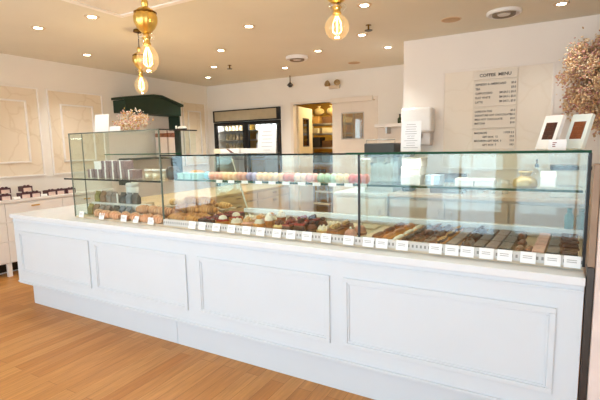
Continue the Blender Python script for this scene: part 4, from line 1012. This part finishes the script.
# brass pendants
def pendant(label, loc0, ztop, rs=1.0, zs=1.0):
    """loc0 = bulb bottom"""
    x, y, z = loc0
    t = thing('pendant_lamp', label, 'pendant lamp', (x, y, z), 0, 'brass pendant lamps')
    H = ztop - z
    def LT(prof, *a, **k): return MB().lathe([(r_ * rs, z_ * zs if z_ < .5 and H - z_ > .03 else z_) for r_, z_ in prof], *a, **k)
    MB().cyl((0, 0, .395 * zs), (0, 0, H - .025), .004, n=8).build('cord', 'cable', t)
    LT([(.055, H - .025), (.06, H - .02), (.055, H), (0, H)], n=24).build('ceiling_canopy', 'dbrass', t, True)
    LT([(.010, .395), (.026, .388), (.026, .366), (.02, .362), (.03, .350), (.0, .350)], n=20).build('finial', 'brass', t, True)
    LT([(.03, .352), (.056, .340), (.076, .322), (.086, .298), (.084, .272), (.064, .242), (.036, .220), (.03, .215)], n=48, flute=12, famt=.07).build('fluted_cup', 'brass', t, True)
    LT([(.080, .318), (.086, .321), (.086, .326), (.074, .330)], n=40).build('rim_band', 'dbrass', t, True)
    LT([(.026, .216), (.026, .200), (.032, .196), (.032, .188), (.024, .184), (.024, .165), (.03, .160), (.03, .150), (0, .150)], n=20).build('socket', 'brass', t, True)
    LT([(.034, .212), (.058, .205), (.062, .190), (.05, .176), (.032, .172)], n=28, flute=12, famt=.08).build('glass_collar', 'clear', t, True)
    b_ = LT([(.001, 0), (.03, .004), (.058, .02), (.078, .048), (.084, .075), (.078, .102), (.058, .128), (.036, .145), (.026, .158), (.026, .165)], n=28).build('globe_bulb', 'bulb', t, True)
    f = MB()
    for i in range(6):
        a = i * PI / 3; c, s = math.cos(a), math.sin(a)
        f.tube([(.008 * c * rs, .008 * s * rs, .14 * zs), (.03 * c * rs, .03 * s * rs, .10 * zs), (.034 * c * rs, .034 * s * rs, .05 * zs), (.012 * c * rs, .012 * s * rs, .035 * zs)], .0016, 6)
    f.build('filament', 'fil', b_)
    lp = bpy.data.lights.new('bulb_light', 'POINT'); lp.energy = 5; lp.color = (1, .75, .42); lp.shadow_soft_size = .04
    lo = bpy.data.objects.new('bulb_light', lp); C.objects.link(lo); lo.location = (x, y, z - .06)
    return t
pendant('nearest brass pendant at the left, large fluted cup and globe bulb', (1.225, -.07, 2.012), ZC, .86, 1.2)
pendant('brass pendant hanging behind the nearest one, lower and smaller in view', (-.035, .95, 2.06), ZC, .80, 1.18)
pendant('pendant at the top centre with only its globe bulb in view', (2.43, .35, 2.148), ZC, .91, 1.0)

# ------------------------------------------------------------------ lights
def area(name, loc0, rot, sx, sy, e, col):
    l = bpy.data.lights.new(name, 'AREA'); l.shape = 'RECTANGLE'; l.size = sx; l.size_y = sy; l.energy = e; l.color = col
    o = bpy.data.objects.new(name, l); C.objects.link(o); o.location = loc0; o.rotation_euler = rot; return o
for l, h, zl, zh in FW: area('daylight', ((l + h) / 2, YF - .25, (zl + zh) / 2), (R(90), 0, 0), h - l, zh - zl, 31, (.63, .82, 1))
for l, h, zl, zh in LW: area('daylight', (XL - .25, (l + h) / 2, (zl + zh) / 2), (R(90), 0, R(-90)), h - l, zh - zl, 34, (.58, .82, 1))
for x, y, w in DL:
    l = bpy.data.lights.new('downlight', 'SPOT'); l.energy = (10 if x > 3.5 else 31) if y > 1 else 14; l.spot_size = R(120); l.spot_blend = .9; l.color = (.86, .90, .90); l.shadow_soft_size = .05
    o = bpy.data.objects.new('downlight', l); C.objects.link(o); o.location = (x, y, ZC - .03)
area('case_fill_light', (2.4, .30, Z1 - .03), (R(-10), 0, 0), 2.5, .03, 1.8, (.95, .98, .95))  # unseen fill lamp, added to brighten the long case interior
area('case_fill_light', (.52, .32, Z2 - .03), (R(-10), 0, 0), .9, .03, 1.3, (.95, .98, .95))  # likewise added fill for the tall case
area('store_light', (.3, 5.3, ZC - .05), (0, 0, 0), .8, .3, 20, (1, .84, .52))
area('cooler_light', (-1.3, YB + .08, 1.93), (0, 0, 0), 1.3, .06, 6, (.95, .98, 1))
sn = bpy.data.lights.new('sun', 'SUN'); sn.energy = 11; sn.angle = R(1.5); sn.color = (.74, .90, 1)
so = bpy.data.objects.new('sun', sn); C.objects.link(so); so.rotation_euler = Vector((-.25, .6, -.8)).to_track_quat('-Z', 'Y').to_euler()
w = bpy.data.worlds.new('sky'); bpy.context.scene.world = w; w.use_nodes = True
bg = w.node_tree.nodes['Background']; bg.inputs[0].default_value = (.86, .93, 1, 1); bg.inputs[1].default_value = 0.5

# ------------------------------------------------------------------ camera (solved from the photograph)
f, yaw, pitch, roll = 428.2527, -.5171, .125, -.0203
fw = Vector((math.sin(yaw) * math.cos(pitch), math.cos(yaw) * math.cos(pitch), -math.sin(pitch)))
rt_ = Vector((math.cos(yaw), -math.sin(yaw), 0)); up = rt_.cross(fw)
rr = rt_ * math.cos(roll) + up * math.sin(roll); uu = up * math.cos(roll) - rt_ * math.sin(roll)
cd = bpy.data.cameras.new('camera'); cd.sensor_width = 36; cd.lens = f / 600 * 36; cd.clip_start = .05
co = bpy.data.objects.new('camera', cd); C.objects.link(co)
mw = Matrix((rr, uu, -fw)).transposed().to_4x4(); mw.translation = (3.5739, -2.1671, 1.5); co.matrix_world = mw
sc_ = bpy.context.scene; sc_.camera = co
sc_.view_settings.view_transform = 'Standard'; sc_.view_settings.look = 'None'; sc_.view_settings.exposure = 0.82
sc_.cycles.transparent_max_bounces = 32; sc_.cycles.max_bounces = 8; sc_.cycles.diffuse_bounces = 5; sc_.cycles.sample_clamp_indirect = 6
